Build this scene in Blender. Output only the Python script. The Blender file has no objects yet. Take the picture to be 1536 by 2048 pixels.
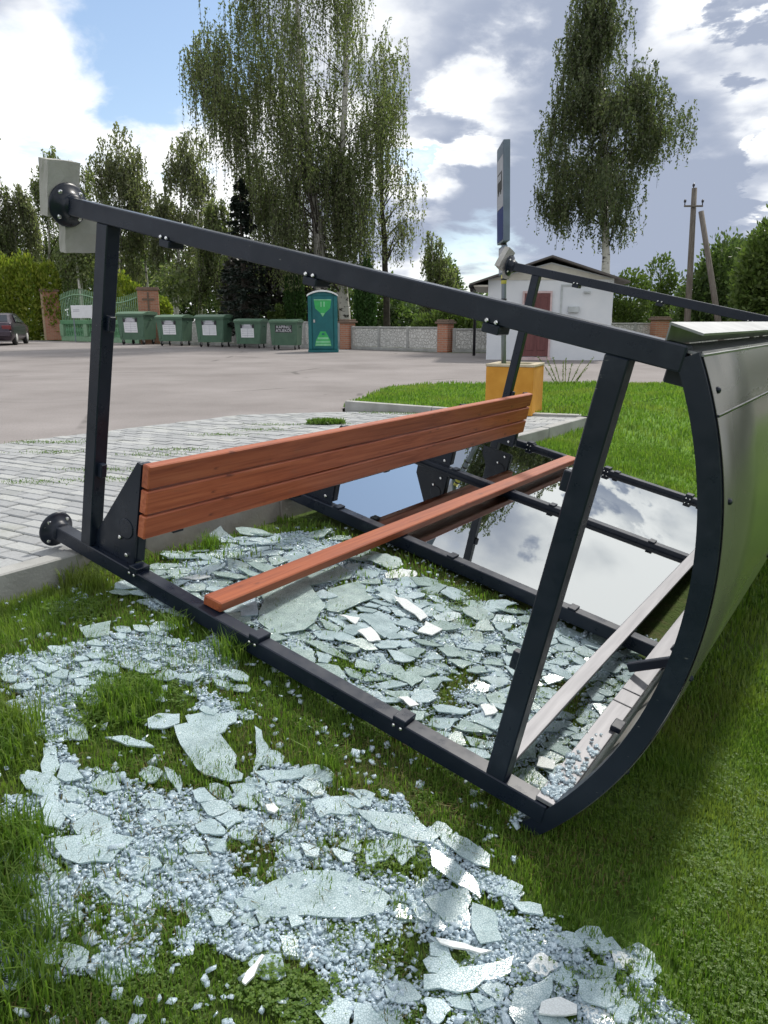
import bpy, bmesh, math, random
import numpy as np
from mathutils import Vector, Matrix, Euler

random.seed(7)
rng = np.random.default_rng(7)
R_ = math.radians
SC = bpy.context.scene
COL = SC.collection

# ------------------------------------------------------------------ camera
H = 1.05
PITCH = R_(13.84)
cam = bpy.data.cameras.new('camera')
cam_o = bpy.data.objects.new('camera', cam)
COL.objects.link(cam_o)
cam.sensor_fit = 'VERTICAL'
cam.sensor_height = 24.0
cam.lens = 24.0 * 1550 / 2048
cam.clip_start = 0.05
cam.clip_end = 3000
cam_o.location = (0, 0, H)
cam_o.rotation_euler = (math.pi / 2 - PITCH, 0, 0)
SC.camera = cam_o

# ------------------------------------------------------------------ light
SUN_AZ, SUN_EL = R_(38), R_(50)
SC.view_settings.view_transform = 'Standard'
SC.view_settings.look = 'None'
SC.view_settings.exposure = 0.56
SC.view_settings.gamma = 1.0
SC.view_settings.use_curve_mapping = False
sun = bpy.data.lights.new('sun', 'SUN')
sun.energy = 2.5
sun.angle = R_(5)
sun.color = (1.0, 0.95, 0.87)
sun_o = bpy.data.objects.new('sun', sun)
COL.objects.link(sun_o)
sd = Vector((math.sin(SUN_AZ) * math.cos(SUN_EL), math.cos(SUN_AZ) * math.cos(SUN_EL), math.sin(SUN_EL)))
sun_o.rotation_euler = (-sd).to_track_quat('-Z', 'Y').to_euler()


class NT:
    def __init__(self, tree):
        self.t = tree
        self.n = tree.nodes
        self.l = tree.links

    def node(self, typ, **kw):
        n = self.n.new(typ)
        for k, v in kw.items():
            setattr(n, k, v)
        return n

    def set(self, sock, v):
        if isinstance(v, bpy.types.NodeSocket):
            self.l.new(v, sock)
        else:
            sock.default_value = v

    def math(self, op, a, b=0.0, c=0.0, clamp=False):
        n = self.node('ShaderNodeMath', operation=op, use_clamp=clamp)
        self.set(n.inputs[0], a)
        self.set(n.inputs[1], b)
        self.set(n.inputs[2], c)
        return n.outputs[0]

    def vmath(self, op, a, b=(0, 0, 0)):
        n = self.node('ShaderNodeVectorMath', operation=op)
        self.set(n.inputs[0], a)
        if op == 'SCALE':
            self.set(n.inputs['Scale'], b)
        else:
            self.set(n.inputs[1], b)
        return n.outputs['Value'] if op in ('DOT_PRODUCT', 'LENGTH') else n.outputs[0]

    def noise(self, vec, scale, detail=4, rough=0.55, dist=0.0):
        n = self.node('ShaderNodeTexNoise')
        if vec is not None:
            self.l.new(vec, n.inputs['Vector'])
        n.inputs['Scale'].default_value = scale
        n.inputs['Detail'].default_value = detail
        n.inputs['Roughness'].default_value = rough
        n.inputs['Distortion'].default_value = dist
        return n.outputs[0]

    def smooth(self, v, a, b, lo=0.0, hi=1.0):
        n = self.node('ShaderNodeMapRange', interpolation_type='SMOOTHSTEP')
        self.set(n.inputs[0], v)
        n.inputs[1].default_value = a
        n.inputs[2].default_value = b
        n.inputs[3].default_value = lo
        n.inputs[4].default_value = hi
        return n.outputs[0]

    def mix(self, fac, a, b, blend='MIX'):
        n = self.node('ShaderNodeMix', data_type='RGBA', blend_type=blend)
        self.set(n.inputs[0], fac)
        self.set(n.inputs[6], a if isinstance(a, bpy.types.NodeSocket) else (*a, 1))
        self.set(n.inputs[7], b if isinstance(b, bpy.types.NodeSocket) else (*b, 1))
        return n.outputs[2]

    def ramp(self, fac, stops):
        n = self.node('ShaderNodeValToRGB')
        self.l.new(fac, n.inputs[0])
        cr = n.color_ramp
        while len(cr.elements) < len(stops):
            cr.elements.new(0.5)
        for e, (p, c) in zip(cr.elements, stops):
            e.position = p
            e.color = (*c, 1)
        return n.outputs[0]


world = bpy.data.worlds.new('World')
SC.world = world
world.use_nodes = True
world.node_tree.nodes.clear()
w = NT(world.node_tree)
out = w.node('ShaderNodeOutputWorld')
bg = w.node('ShaderNodeBackground')
w.l.new(bg.outputs[0], out.inputs[0])
sky = w.node('ShaderNodeTexSky', sky_type='NISHITA', sun_disc=False)
sky.sun_elevation = SUN_EL
sky.sun_rotation = SUN_AZ
sky.air_density = 1.0
sky.dust_density = 0.6
tc = w.node('ShaderNodeTexCoord')
dirv = tc.outputs['Generated']
sep = w.node('ShaderNodeSeparateXYZ')
w.l.new(dirv, sep.inputs[0])
zc = w.math('MAXIMUM', sep.outputs[2], 0.0)
inv = w.math('DIVIDE', 1.0, w.math('ADD', zc, 0.26))
cmb = w.node('ShaderNodeCombineXYZ')
w.l.new(w.math('MULTIPLY', sep.outputs[0], inv), cmb.inputs[0])
w.l.new(w.math('MULTIPLY', sep.outputs[1], inv), cmb.inputs[1])
P = cmb.outputs[0]
P = w.vmath('ADD', w.vmath('SCALE', P, 1.25), (3.1, 7.3, 0.0))
n_big = w.noise(P, 0.75, 3, 0.5, 0.2)
n_det = w.noise(P, 2.1, 9, 0.58, 0.25)
dens = w.math('ADD', w.math('MULTIPLY', n_big, 0.50), w.math('MULTIPLY', n_det, 0.64))


def skydir(px, py):
    v = Vector(((px - 768) / 1550, (1024 - py) / 1550, -1.0))
    v = cam_o.rotation_euler.to_matrix() @ v
    return v.normalized()


def mirrordir(px, py):
    # where the fallen panes show the sky: the ray mirrored in their plane
    v = skydir(px, py)
    nn = Vector((.1817, -.1208, .9759)).normalized()
    return v - nn * (2 * v.dot(nn))


def blob(px, py, r0, r1, mirror=False):
    # an opening or a bank of cloud: 1 inside the angle r0, 0 outside r1 (degrees)
    d = w.vmath('DOT_PRODUCT', w.vmath('NORMALIZE', dirv), tuple(mirrordir(px, py) if mirror else skydir(px, py)))
    d = w.math('ADD', d, w.math('MULTIPLY', w.math('SUBTRACT', n_det, 0.5), 0.03))
    return w.smooth(d, math.cos(R_(r1)), math.cos(R_(r0)))


hole = w.math('ADD', blob(330, 30, 1.0, 8.0), w.math('MULTIPLY', blob(950, 560, 0.5, 6.0), 0.55))
hole = w.math('ADD', hole, w.math('MULTIPLY', blob(1440, 560, 0.5, 5.0), 0.4))
hole = w.math('ADD', hole, w.math('MULTIPLY', blob(820, 240, 0.3, 2.6), 0.6))
cover = w.math('SUBTRACT', w.math('ADD', dens, 0.15), w.math('MULTIPLY', hole, 0.34))
cover = w.math('SUBTRACT', cover, w.math('MULTIPLY', blob(735, 990, 2.0, 7.0, True), 0.40))
mask = w.smooth(cover, 0.47, 0.64)
# grey undersides where the cloud is thick, white where it is thin and on billow edges
n_sh = w.math('ADD', w.math('MULTIPLY', w.noise(w.vmath('ADD', P, (0.13, -0.22, 0.4)), 1.5, 4, 0.5, 0.3), .74), w.math('MULTIPLY', w.noise(w.vmath('ADD', P, (1.3, .2, 0.0)), 3.0, 7, 0.52, 0.2), .30))
bank = w.math('ADD', w.math('MULTIPLY', blob(1130, 210, 4, 13), 0.19), w.math('MULTIPLY', blob(1440, 300, 3, 9), 0.26))
bank = w.math('ADD', bank, w.math('MULTIPLY', blob(1180, 440, 3, 10), 0.22))
bank = w.math('ADD', bank, w.math('MULTIPLY', blob(1090, 1060, .5, 4.0, True), 0.30))
bank = w.math('ADD', bank, w.math('MULTIPLY', blob(1200, 1000, .3, 3.0, True), 0.22))
light = w.math('ADD', w.math('MULTIPLY', blob(90, 170, 4, 15), 0.09), w.math('MULTIPLY', blob(850, 330, 1, 5), 0.20))
light = w.math('ADD', light, w.math('MULTIPLY', blob(1420, 80, 1, 8), 0.26))
light = w.math('ADD', light, w.math('MULTIPLY', blob(960, 190, 1, 5.5), 0.24))
light = w.math('ADD', light, w.math('MULTIPLY', blob(1480, 405, .5, 3), 0.2))
light = w.math('ADD', light, w.math('MULTIPLY', blob(380, 300, 1, 7), 0.14))
light = w.math('ADD', light, w.math('MULTIPLY', blob(1230, 1080, 4, 13, True), 0.15))
n_sh = w.math('ADD', w.math('MULTIPLY', w.math('SUBTRACT', n_sh, 0.52), 1.6), 0.53)
shade = w.math('ADD', w.math('SUBTRACT', n_sh, light), bank)
cl = w.ramp(w.smooth(shade, 0.40, 0.76), [(0.0, (0.86, 0.87, 0.88)), (0.28, (0.66, 0.68, 0.71)), (0.62, (0.40, 0.435, 0.51)), (1.0, (0.27, 0.31, 0.40))])
skyc = w.vmath('SCALE', sky.outputs[0], 0.105)
skyc = w.mix(w.smooth(sep.outputs[2], 0.0, 0.25, 0.35, 0.12), skyc, (0.45, 0.58, 0.72))
col = w.mix(mask, skyc, cl)
w.l.new(col, bg.inputs[0])
bg.inputs[1].default_value = 1.0

# ------------------------------------------------------------------ helpers
MATS = {}


def mat(name, rough=0.6, metallic=0.0, spec=0.5):
    m = bpy.data.materials.new(name)
    m.use_nodes = True
    t = NT(m.node_tree)
    b = m.node_tree.nodes['Principled BSDF']
    b.inputs['Roughness'].default_value = rough
    b.inputs['Metallic'].default_value = metallic
    b.inputs['Specular IOR Level'].default_value = spec
    MATS[name] = m
    return m, t, b


def coords(t, kind='Object', scale=(1, 1, 1)):
    tcn = t.node('ShaderNodeTexCoord')
    if kind == 'Position':
        s = t.node('ShaderNodeNewGeometry').outputs['Position']
    else:
        s = tcn.outputs[kind]
    mp = t.node('ShaderNodeMapping')
    mp.inputs['Scale'].default_value = scale
    t.l.new(s, mp.inputs[0])
    return mp.outputs[0]


def bump(t, b, height, strength=0.3, dist=0.01):
    n = t.node('ShaderNodeBump')
    n.inputs['Strength'].default_value = strength
    n.inputs['Distance'].default_value = dist
    t.l.new(height, n.inputs['Height'])
    t.l.new(n.outputs[0], b.inputs['Normal'])


def noisy(name, c0, c1, scale=8, detail=6, rough=0.7, kind='Object', cscale=(1, 1, 1), bstr=0.0, bdist=0.01, spec=0.4,
          metallic=0.0, lo=0.35, hi=0.65, rand=0.0, bscale=None):
    m, t, b = mat(name, rough, metallic, spec)
    v = coords(t, kind, cscale)
    n = t.noise(v, scale, detail)
    c = t.ramp(n, [(lo, c0), (hi, c1)])
    if rand:
        oi = t.node('ShaderNodeObjectInfo')
        g = t.node('ShaderNodeNewGeometry')
        r = t.math('FRACT', t.math('ADD', oi.outputs['Random'], g.outputs['Random Per Island']))
        c = t.mix(1.0, c, t.ramp(r, [(0, (1 - rand,) * 3), (1, (1 + rand,) * 3)]), 'MULTIPLY')
    t.l.new(c, b.inputs['Base Color'])
    if bstr:
        bump(t, b, t.noise(v, bscale or scale * 4, 5), bstr, bdist)
    return m


def plain(name, c, rough=0.6, metallic=0.0, spec=0.5, var=0.12, scale=6):
    c0 = tuple(x * (1 - var) for x in c)
    c1 = tuple(min(1, x * (1 + var)) for x in c)
    return noisy(name, c0, c1, scale, 5, rough, spec=spec, metallic=metallic)


class MB:
    def __init__(self):
        self.v = []
        self.f = []

    def add(self, vs, fs):
        o = len(self.v)
        self.v += [tuple(p) for p in vs]
        self.f += [tuple(i + o for i in f) for f in fs]
        return self

    def box(self, lo, hi, bev=0.0, M=None):
        lo = Vector(lo)
        hi = Vector(hi)
        if bev <= 0:
            vs = [Vector((x, y, z)) for x in (lo.x, hi.x) for y in (lo.y, hi.y) for z in (lo.z, hi.z)]
            fs = [(0, 1, 3, 2), (4, 6, 7, 5), (0, 4, 5, 1), (2, 3, 7, 6), (0, 2, 6, 4), (1, 5, 7, 3)]
        else:
            bm = bmesh.new()
            bmesh.ops.create_cube(bm, size=1.0)
            for q in bm.verts:
                q.co = Vector([(lo[i] + hi[i]) / 2 + q.co[i] * (hi[i] - lo[i]) for i in range(3)])
            bmesh.ops.bevel(bm, geom=list(bm.edges), offset=bev, segments=1, affect='EDGES')
            bm.verts.index_update()
            vs = [q.co.copy() for q in bm.verts]
            fs = [tuple(q.index for q in f.verts) for f in bm.faces]
            bm.free()
        if M is not None:
            vs = [M @ q for q in vs]
        return self.add(vs, fs)

    def bar(self, p0, p1, a, b, up=(0, 0, 1), bev=0.004):
        p0 = Vector(p0)
        p1 = Vector(p1)
        x = (p1 - p0)
        ln = x.length
        x.normalize()
        up = Vector(up)
        y = up.cross(x)
        if y.length < 1e-5:
            y = Vector((0, 1, 0)).cross(x)
        y.normalize()
        z = x.cross(y)
        M = Matrix(((x.x, y.x, z.x, p0.x), (x.y, y.y, z.y, p0.y), (x.z, y.z, z.z, p0.z), (0, 0, 0, 1)))
        return self.box((0, -a / 2, -b / 2), (ln, a / 2, b / 2), bev, M)

    def tube(self, pts, radii, n=8, cap=True):
        pts = [Vector(p) for p in pts]
        if not hasattr(radii, '__len__'):
            radii = [radii] * len(pts)
        rings = []
        for i, p in enumerate(pts):
            d = (pts[min(i + 1, len(pts) - 1)] - pts[max(i - 1, 0)]).normalized()
            a = d.orthogonal().normalized() if i == 0 else (rings[-1][1] - d * rings[-1][1].dot(d)).normalized()
            rings.append((p, a, d.cross(a), radii[i]))
        vs, fs = [], []
        for p, a, b, r in rings:
            for k in range(n):
                t = 2 * math.pi * k / n
                vs.append(p + a * (r * math.cos(t)) + b * (r * math.sin(t)))
        for i in range(len(pts) - 1):
            for k in range(n):
                fs.append((i * n + k, i * n + (k + 1) % n, (i + 1) * n + (k + 1) % n, (i + 1) * n + k))
        if cap:
            fs.append(tuple(range(n - 1, -1, -1)))
            fs.append(tuple((len(pts) - 1) * n + k for k in range(n)))
        return self.add(vs, fs)

    def lathe(self, prof, n=20, M=None):
        vs, fs = [], []
        for r, z in prof:
            for k in range(n):
                t = 2 * math.pi * k / n
                vs.append(Vector((r * math.cos(t), r * math.sin(t), z)))
        for i in range(len(prof) - 1):
            for k in range(n):
                fs.append((i * n + k, i * n + (k + 1) % n, (i + 1) * n + (k + 1) % n, (i + 1) * n + k))
        fs.append(tuple(range(n - 1, -1, -1)))
        fs.append(tuple((len(prof) - 1) * n + k for k in range(n)))
        if M is not None:
            vs = [M @ q for q in vs]
        return self.add(vs, fs)

    def prism(self, poly, d0, d1, axis='y', M=None):
        # polygon of 2-D points swept from d0 to d1 along an axis
        def pt(p, d):
            return {'y': Vector((p[0], d, p[1])), 'x': Vector((d, p[0], p[1])), 'z': Vector((p[0], p[1], d))}[axis]
        n = len(poly)
        vs = [pt(p, d0) for p in poly] + [pt(p, d1) for p in poly]
        fs = [tuple(range(n - 1, -1, -1)), tuple(range(n, 2 * n))]
        fs += [(i, (i + 1) % n, n + (i + 1) % n, n + i) for i in range(n)]
        if M is not None:
            vs = [M @ q for q in vs]
        return self.add(vs, fs)

    def build(self, name, m, parent=None, smooth=False, **props):
        me = bpy.data.meshes.new(name)
        me.from_pydata(self.v, [], self.f)
        bm = bmesh.new()
        bm.from_mesh(me)
        bmesh.ops.recalc_face_normals(bm, faces=bm.faces)
        bm.to_mesh(me)
        bm.free()
        return link(name, me, m, parent, smooth, **props)


def link(name, me, m, parent=None, smooth=False, **props):
    o = bpy.data.objects.new(name, me)
    COL.objects.link(o)
    if m is not None and len(me.materials) == 0:
        me.materials.append(m)
    if smooth:
        me.polygons.foreach_set('use_smooth', [True] * len(me.polygons))
    if parent is not None:
        o.parent = parent
    for k, v in props.items():
        o[k] = v
    return o


def np_mesh(name, verts, quads, m, parent=None, n=4, **props):
    # verts (N,3) array, quads (M,n) array
    me = bpy.data.meshes.new(name)
    verts = np.ascontiguousarray(verts, dtype=np.float32)
    quads = np.ascontiguousarray(quads, dtype=np.int32)
    me.vertices.add(len(verts))
    me.vertices.foreach_set('co', verts.ravel())
    me.loops.add(quads.size)
    me.loops.foreach_set('vertex_index', quads.ravel())
    me.polygons.add(len(quads))
    me.polygons.foreach_set('loop_start', np.arange(0, quads.size, n, dtype=np.int32))
    me.polygons.foreach_set('loop_total', np.full(len(quads), n, dtype=np.int32))
    me.update(calc_edges=True)
    return link(name, me, m, parent, False, **props)


def thing(name, label, cat, loc=(0, 0, 0), rz=0.0, group=None):
    o = bpy.data.objects.new(name, None)
    COL.objects.link(o)
    o.empty_display_size = 0.2
    o.location = loc
    o.rotation_euler = (0, 0, rz)
    tag(o, label, cat, group)
    return o


def tag(o, label, cat, group=None):
    o['label'] = label
    o['category'] = cat
    if group:
        o['group'] = group
    return o


def copy_tree(o, parent=None):
    c = o.copy()
    COL.objects.link(c)
    c.parent = parent
    for ch in list(o.children):
        copy_tree(ch, c)
    return c


# camera rays onto the ground, used to lay things out
CW = np.array([[1, 0, 0], [0, -math.sin(PITCH), math.cos(PITCH)], [0, -math.cos(PITCH), -math.sin(PITCH)]])


def ray(px, py):
    return CW @ np.array([(px - 768) / 1550, (py - 1024) / 1550, 1.0])


def at(px, py, z=0.0):
    d = ray(px, py)
    return np.array([0, 0, H]) + d * (z - H) / d[2]


def atY(px, py, Y):
    d = ray(px, py)
    return np.array([0, 0, H]) + d * Y / d[1]


def proj(P):
    q = (np.asarray(P) - [0, 0, H]) @ CW
    return np.stack([1550 * q[..., 0] / q[..., 2] + 768, 1550 * q[..., 1] / q[..., 2] + 1024], -1), q[..., 2]


# ------------------------------------------------------------------ ground shape
K0 = np.array([-1.635, 3.14])
KE = np.array([.5766, .817])
KN = np.array([.817, -.5766])


def sstep(x, a, b):
    t = np.clip((x - a) / (b - a), 0, 1)
    return t * t * (3 - 2 * t)


def ed(x, y):
    x = np.asarray(x) - K0[0]
    y = np.asarray(y) - K0[1]
    return x * KE[0] + y * KE[1], x * KN[0] + y * KN[1]


def xy(e, d):
    return K0[0] + KE[0] * e + KN[0] * d, K0[1] + KE[1] * e + KN[1] * d


def zlawn(x, y):
    e, d = ed(x, y)
    kd = np.array([-9, 0, .45, 1.0, 1.6, 2.25, 3.0, 4.2, 7, 200])
    kz = np.array([-.0, -.125, -.135, -.245, -.40, -.565, -.66, -.70, -.72, -.72])
    z = np.interp(d, kd, kz)
    # smooth undulation
    z = z + .012 * np.sin(3.1 * x + 1.7 * y) * np.sin(2.3 * y - 1.1 * x) * sstep(d, .1, .6)
    k = 1 - sstep(e, 6.4, 8.0)
    z0 = np.interp(d, [-9, 0, .3], [0, 0, .125])      # lawn level with the kerb beyond its end
    z = np.where(d < 0, 0.02 * sstep(-d, 0, 1), z * 1.0 + (1 - k) * np.interp(d, [0, 1.6], [.125, 0]))
    f = sstep(e + .25 * d, 8.0, 13.0)
    return z * (1 - .85 * f)


def at_lawn(px, py):
    d = ray(px, py)
    o = np.array([0, 0, H])
    z = -.4
    for _ in range(12):
        p = o + d * (z - H) / d[2]
        z = .5 * z + .5 * float(zlawn(p[0], p[1]))
    return np.array([p[0], p[1], float(zlawn(p[0], p[1]))])


# ------------------------------------------------------------------ materials
m, t, b = mat('asphalt', .93, 0, .25)
v = coords(t, 'Position')
c = t.ramp(t.noise(v, .45, 6, .6), [(.3, (.188, .170, .163)), (.7, (.280, .257, .250))])
sp = t.noise(v, 55, 3, .7)
c = t.mix(.55, c, t.ramp(sp, [(.25, (.5, .5, .5)), (.5, (1, 1, 1)), (.8, (1.35, 1.33, 1.3))]), 'MULTIPLY')
st = t.smooth(t.noise(coords(t, 'Position', (.25, 1.4, 1)), .9, 6, .6, .6), .60, .72)
c = t.mix(t.math('MULTIPLY', st, .5), c, (.15, .137, .128))
vc = t.node('ShaderNodeTexVoronoi', feature='DISTANCE_TO_EDGE')
wob = t.vmath('ADD', v, t.vmath('SCALE', t.node('ShaderNodeTexNoise').outputs['Color'], .6))
t.l.new(wob, vc.inputs['Vector'])
vc.inputs['Scale'].default_value = .22
crk = t.math('MULTIPLY', t.smooth(vc.outputs['Distance'], .004, .012, 1, 0), t.smooth(t.noise(v, .4, 3), .5, .6))
c = t.mix(t.math('MULTIPLY', crk, .6), c, (.07, .065, .06))
c = t.mix(t.smooth(t.noise(v, 2.6, 2), .70, .76, 0, .35), c, (.11, .10, .095))
t.l.new(c, b.inputs['Base Color'])
bump(t, b, t.noise(v, 70, 4), .35, .006)

m, t, b = mat('paver', .9, 0, .25)
v = coords(t, 'Position')
oi = t.node('ShaderNodeObjectInfo')
g = t.node('ShaderNodeNewGeometry')
r = t.math('FRACT', t.math('ADD', oi.outputs['Random'], g.outputs['Random Per Island']))
c = t.ramp(r, [(0, (.29, .30, .305)), (.5, (.35, .36, .365)), (1, (.41, .42, .41))])
c = t.mix(.6, c, t.ramp(t.noise(v, 60, 4, .7), [(.3, (.7, .7, .7)), (.7, (1.15, 1.15, 1.15))]), 'MULTIPLY')
c = t.mix(t.smooth(t.noise(v, 2.2, 6, .65), .55, .75, 0, .4), c, (.22, .23, .18))
t.l.new(c, b.inputs['Base Color'])
bump(t, b, t.noise(v, 90, 4), .3, .004)
noisy('joint_sand', (.085, .088, .07), (.07, .095, .045), 5, 6, .95, 'Position', bstr=.4)
noisy('concrete', (.29, .29, .275), (.40, .40, .385), 4, 8, .9, 'Position', bstr=.35, bdist=.006, bscale=60)
noisy('concrete_light', (.33, .325, .30), (.44, .43, .41), 7, 8, .9, 'Object', bstr=.4, bdist=.006, bscale=50)

m, t, b = mat('soil', .95, 0, .2)
v = coords(t, 'Position')
c = t.ramp(t.noise(v, 7, 8, .65), [(.3, (.04, .055, .016)), (.5, (.06, .095, .02)), (.7, (.095, .085, .04))])
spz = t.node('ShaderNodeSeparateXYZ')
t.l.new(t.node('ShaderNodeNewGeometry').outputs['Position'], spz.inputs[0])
lit_turf = t.ramp(t.noise(v, 9, 8, .7), [(.3, (.085, .17, .026)), (.55, (.125, .235, .034)), (.75, (.165, .25, .05))])
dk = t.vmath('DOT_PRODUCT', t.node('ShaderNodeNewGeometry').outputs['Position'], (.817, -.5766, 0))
tf = t.math('MAXIMUM', t.smooth(spz.outputs[1], 4.0, 7.5), t.smooth(dk, -3.146 + 2.15, -3.146 + 2.9, 0, .6))  # healthier turf far and right, with light painted in for dark backlit blades
c = t.mix(tf, c, lit_turf)
t.l.new(c, b.inputs['Base Color'])
bump(t, b, t.noise(v, 40, 6), .8, .03)

m, t, b = mat('far_ground', .95, 0, .2)
v = coords(t, 'Position')
t.l.new(t.ramp(t.noise(v, .3, 8, .65), [(.3, (.05, .07, .02)), (.7, (.08, .11, .03))]), b.inputs['Base Color'])


def leafmat(name, cols, trans=.35, rough=.55, patch=None, patch_scale=.8):
    mm, t, b = mat(name, rough, 0, .35)
    g = t.node('ShaderNodeNewGeometry')
    c = t.ramp(g.outputs['Random Per Island'], [(i / (len(cols) - 1), q) for i, q in enumerate(cols)])
    if patch:
        n = t.noise(coords(t, 'Position'), patch_scale, 5, .6)
        c = t.mix(t.smooth(n, .48, .66, 0, .8), c, patch)
    t.l.new(c, b.inputs['Base Color'])
    tr = t.node('ShaderNodeBsdfTranslucent')
    t.l.new(t.mix(1, c, (1.2, 1.35, .7), 'MULTIPLY'), tr.inputs[0])
    mx = t.node('ShaderNodeMixShader')
    mx.inputs[0].default_value = trans
    t.l.new(b.outputs[0], mx.inputs[1])
    t.l.new(tr.outputs[0], mx.inputs[2])
    t.l.new(mx.outputs[0], t.n['Material Output'].inputs[0])
    return mm


leafmat('grass', [(.072, .145, .020), (.112, .205, .030), (.155, .26, .040), (.21, .285, .068)], .5, .5,
        (.21, .26, .06), 1.1)
leafmat('dry_grass', [(.16, .12, .05), (.11, .10, .035), (.21, .17, .08), (.07, .09, .02)], .3, .7)
leafmat('clover', [(.075, .15, .024), (.115, .20, .032), (.155, .24, .046)], .42, .5)
leafmat('birch_leaf', [(.115, .15, .068), (.15, .185, .088), (.19, .22, .108), (.24, .25, .16)], .6, .36)
leafmat('birch_leaf_backlit', [(.075, .10, .05), (.10, .13, .064), (.13, .155, .08), (.17, .185, .11)], .5, .4)  # birch leaf darkened for the lone birch, backlit shade put into the colour
leafmat('birch_leaf_dull', [(.14, .165, .095), (.185, .205, .12), (.24, .24, .16)], .58, .4)
leafmat('spruce_needle', [(.016, .028, .020), (.024, .036, .026), (.034, .046, .036)], .1, .6)
leafmat('dark_purple_leaf', [(.018, .020, .018), (.030, .030, .026), (.05, .045, .042)], .12, .4)
leafmat('thuja_leaf', [(.03, .08, .018), (.045, .10, .024), (.06, .12, .03)], .25, .6)
leafmat('yellow_thuja_leaf', [(.20, .26, .03), (.27, .31, .045), (.15, .22, .03), (.34, .35, .07)], .45, .6)
leafmat('bush_leaf', [(.075, .12, .032), (.105, .155, .042), (.14, .185, .058)], .38, .5)
leafmat('dark_bush_leaf', [(.065, .105, .042), (.095, .14, .054), (.13, .175, .07)], .5, .5)
noisy('bark_dark', (.03, .025, .02), (.07, .06, .05), 6, 6, .95, bstr=.5, bdist=.03)
m, t, b = mat('bark_birch', .8, 0, .3)
v = coords(t, 'Object', (2.2, 2.2, 5.0))
n = t.noise(v, 1.3, 7, .7)
n2 = t.noise(coords(t, 'Object', (1, 1, 9)), 1.6, 5, .6)
c = t.mix(t.smooth(n, .54, .62), (.55, .53, .49), (.045, .04, .036))
c = t.mix(t.smooth(n2, .60, .68, 0, .8), c, (.10, .09, .08))
t.l.new(c, b.inputs['Base Color'])

m, t, b = mat('frame_paint', .3, 0, .36)
v = coords(t, 'Position')
c = t.ramp(t.noise(v, 3, 5), [(.35, (.006, .0105, .021)), (.65, (.010, .0155, .029))])
dust = t.smooth(t.noise(v, 5, 8, .7), .50, .80, 0, .22)
c = t.mix(dust, c, (.075, .09, .115))
chip_ = t.math('MULTIPLY', t.smooth(t.noise(coords(t, 'Position', (14, 14, 60)), 2.2, 3, .5), .70, .74), t.smooth(t.noise(v, 2.1, 2), .55, .62))
c = t.mix(t.math('MULTIPLY', chip_, .7), c, (.20, .20, .20))
t.l.new(c, b.inputs['Base Color'])
t.l.new(t.smooth(t.noise(v, 9, 6, .7), .3, .75, .24, .5), b.inputs['Roughness'])
bump(t, b, t.noise(v, 160, 4), .04, .001)
noisy('frame_paint_worn', (.022, .028, .04), (.05, .055, .065), 5, 7, .42, spec=.5)
m, t, b = mat('rail_metal', .5, .25, .4)
v = coords(t, 'Object', (1, 14, 14))
t.l.new(t.ramp(t.noise(v, 3, 6), [(.3, (.17, .17, .185)), (.7, (.24, .24, .255))]), b.inputs['Base Color'])
plain('bolt_metal', (.75, .75, .75), .25, 1.0)

m, t, b = mat('wood', .5, 0, .45)
oi = t.node('ShaderNodeObjectInfo')
v0 = coords(t, 'Object', (1.1, 26, 26))
off = t.vmath('SCALE', (1.0, 3.7, 5.1), 1.0)
sc_ = t.node('ShaderNodeVectorMath', operation='SCALE')
t.l.new(oi.outputs['Random'], sc_.inputs['Scale'])
sc_.inputs[0].default_value = (17., 31., 23.)
v = t.vmath('ADD', v0, sc_.outputs[0])
n = t.noise(v, 1.6, 7, .62, .6)
c = t.ramp(n, [(.28, (.22, .048, .018)), (.5, (.38, .10, .040)), (.72, (.48, .15, .064))])
c = t.mix(1.0, c, t.ramp(oi.outputs['Random'], [(0, (.82, .80, .78)), (1, (1.12, 1.1, 1.08))]), 'MULTIPLY')
c = t.mix(t.smooth(t.noise(coords(t, 'Object', (2, 9, 9)), 3, 8, .7), .55, .8, 0, .35), c, (.16, .10, .075))
kn = t.noise(coords(t, 'Object', (5, 18, 18)), 1.0, 3, .5)
c = t.mix(t.smooth(kn, .67, .74, 0, .75), c, (.11, .025, .012))
t.l.new(c, b.inputs['Base Color'])
bump(t, b, n, .18, .004)
t.l.new(t.smooth(n, .3, .7, .55, .4), b.inputs['Roughness'])

m, t, b = mat('roof_sheet', .16, .72, .5)
v = coords(t, 'Object', (.5, 2, 2))
t.l.new(t.ramp(t.noise(v, 2.2, 6), [(.3, (.235, .23, .21)), (.7, (.275, .27, .25))]), b.inputs['Base Color'])
t.l.new(t.smooth(t.noise(coords(t, 'Object', (.6, 3, 3)), 1.5, 4), .3, .7, .22, .30), b.inputs['Roughness'])
noisy('sheet_inside', (.36, .36, .34), (.46, .46, .44), 3, 6, .5, metallic=.3)
plain('flashing_metal', (.24, .25, .255), .45, .6, .5, .15, 9)

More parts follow.
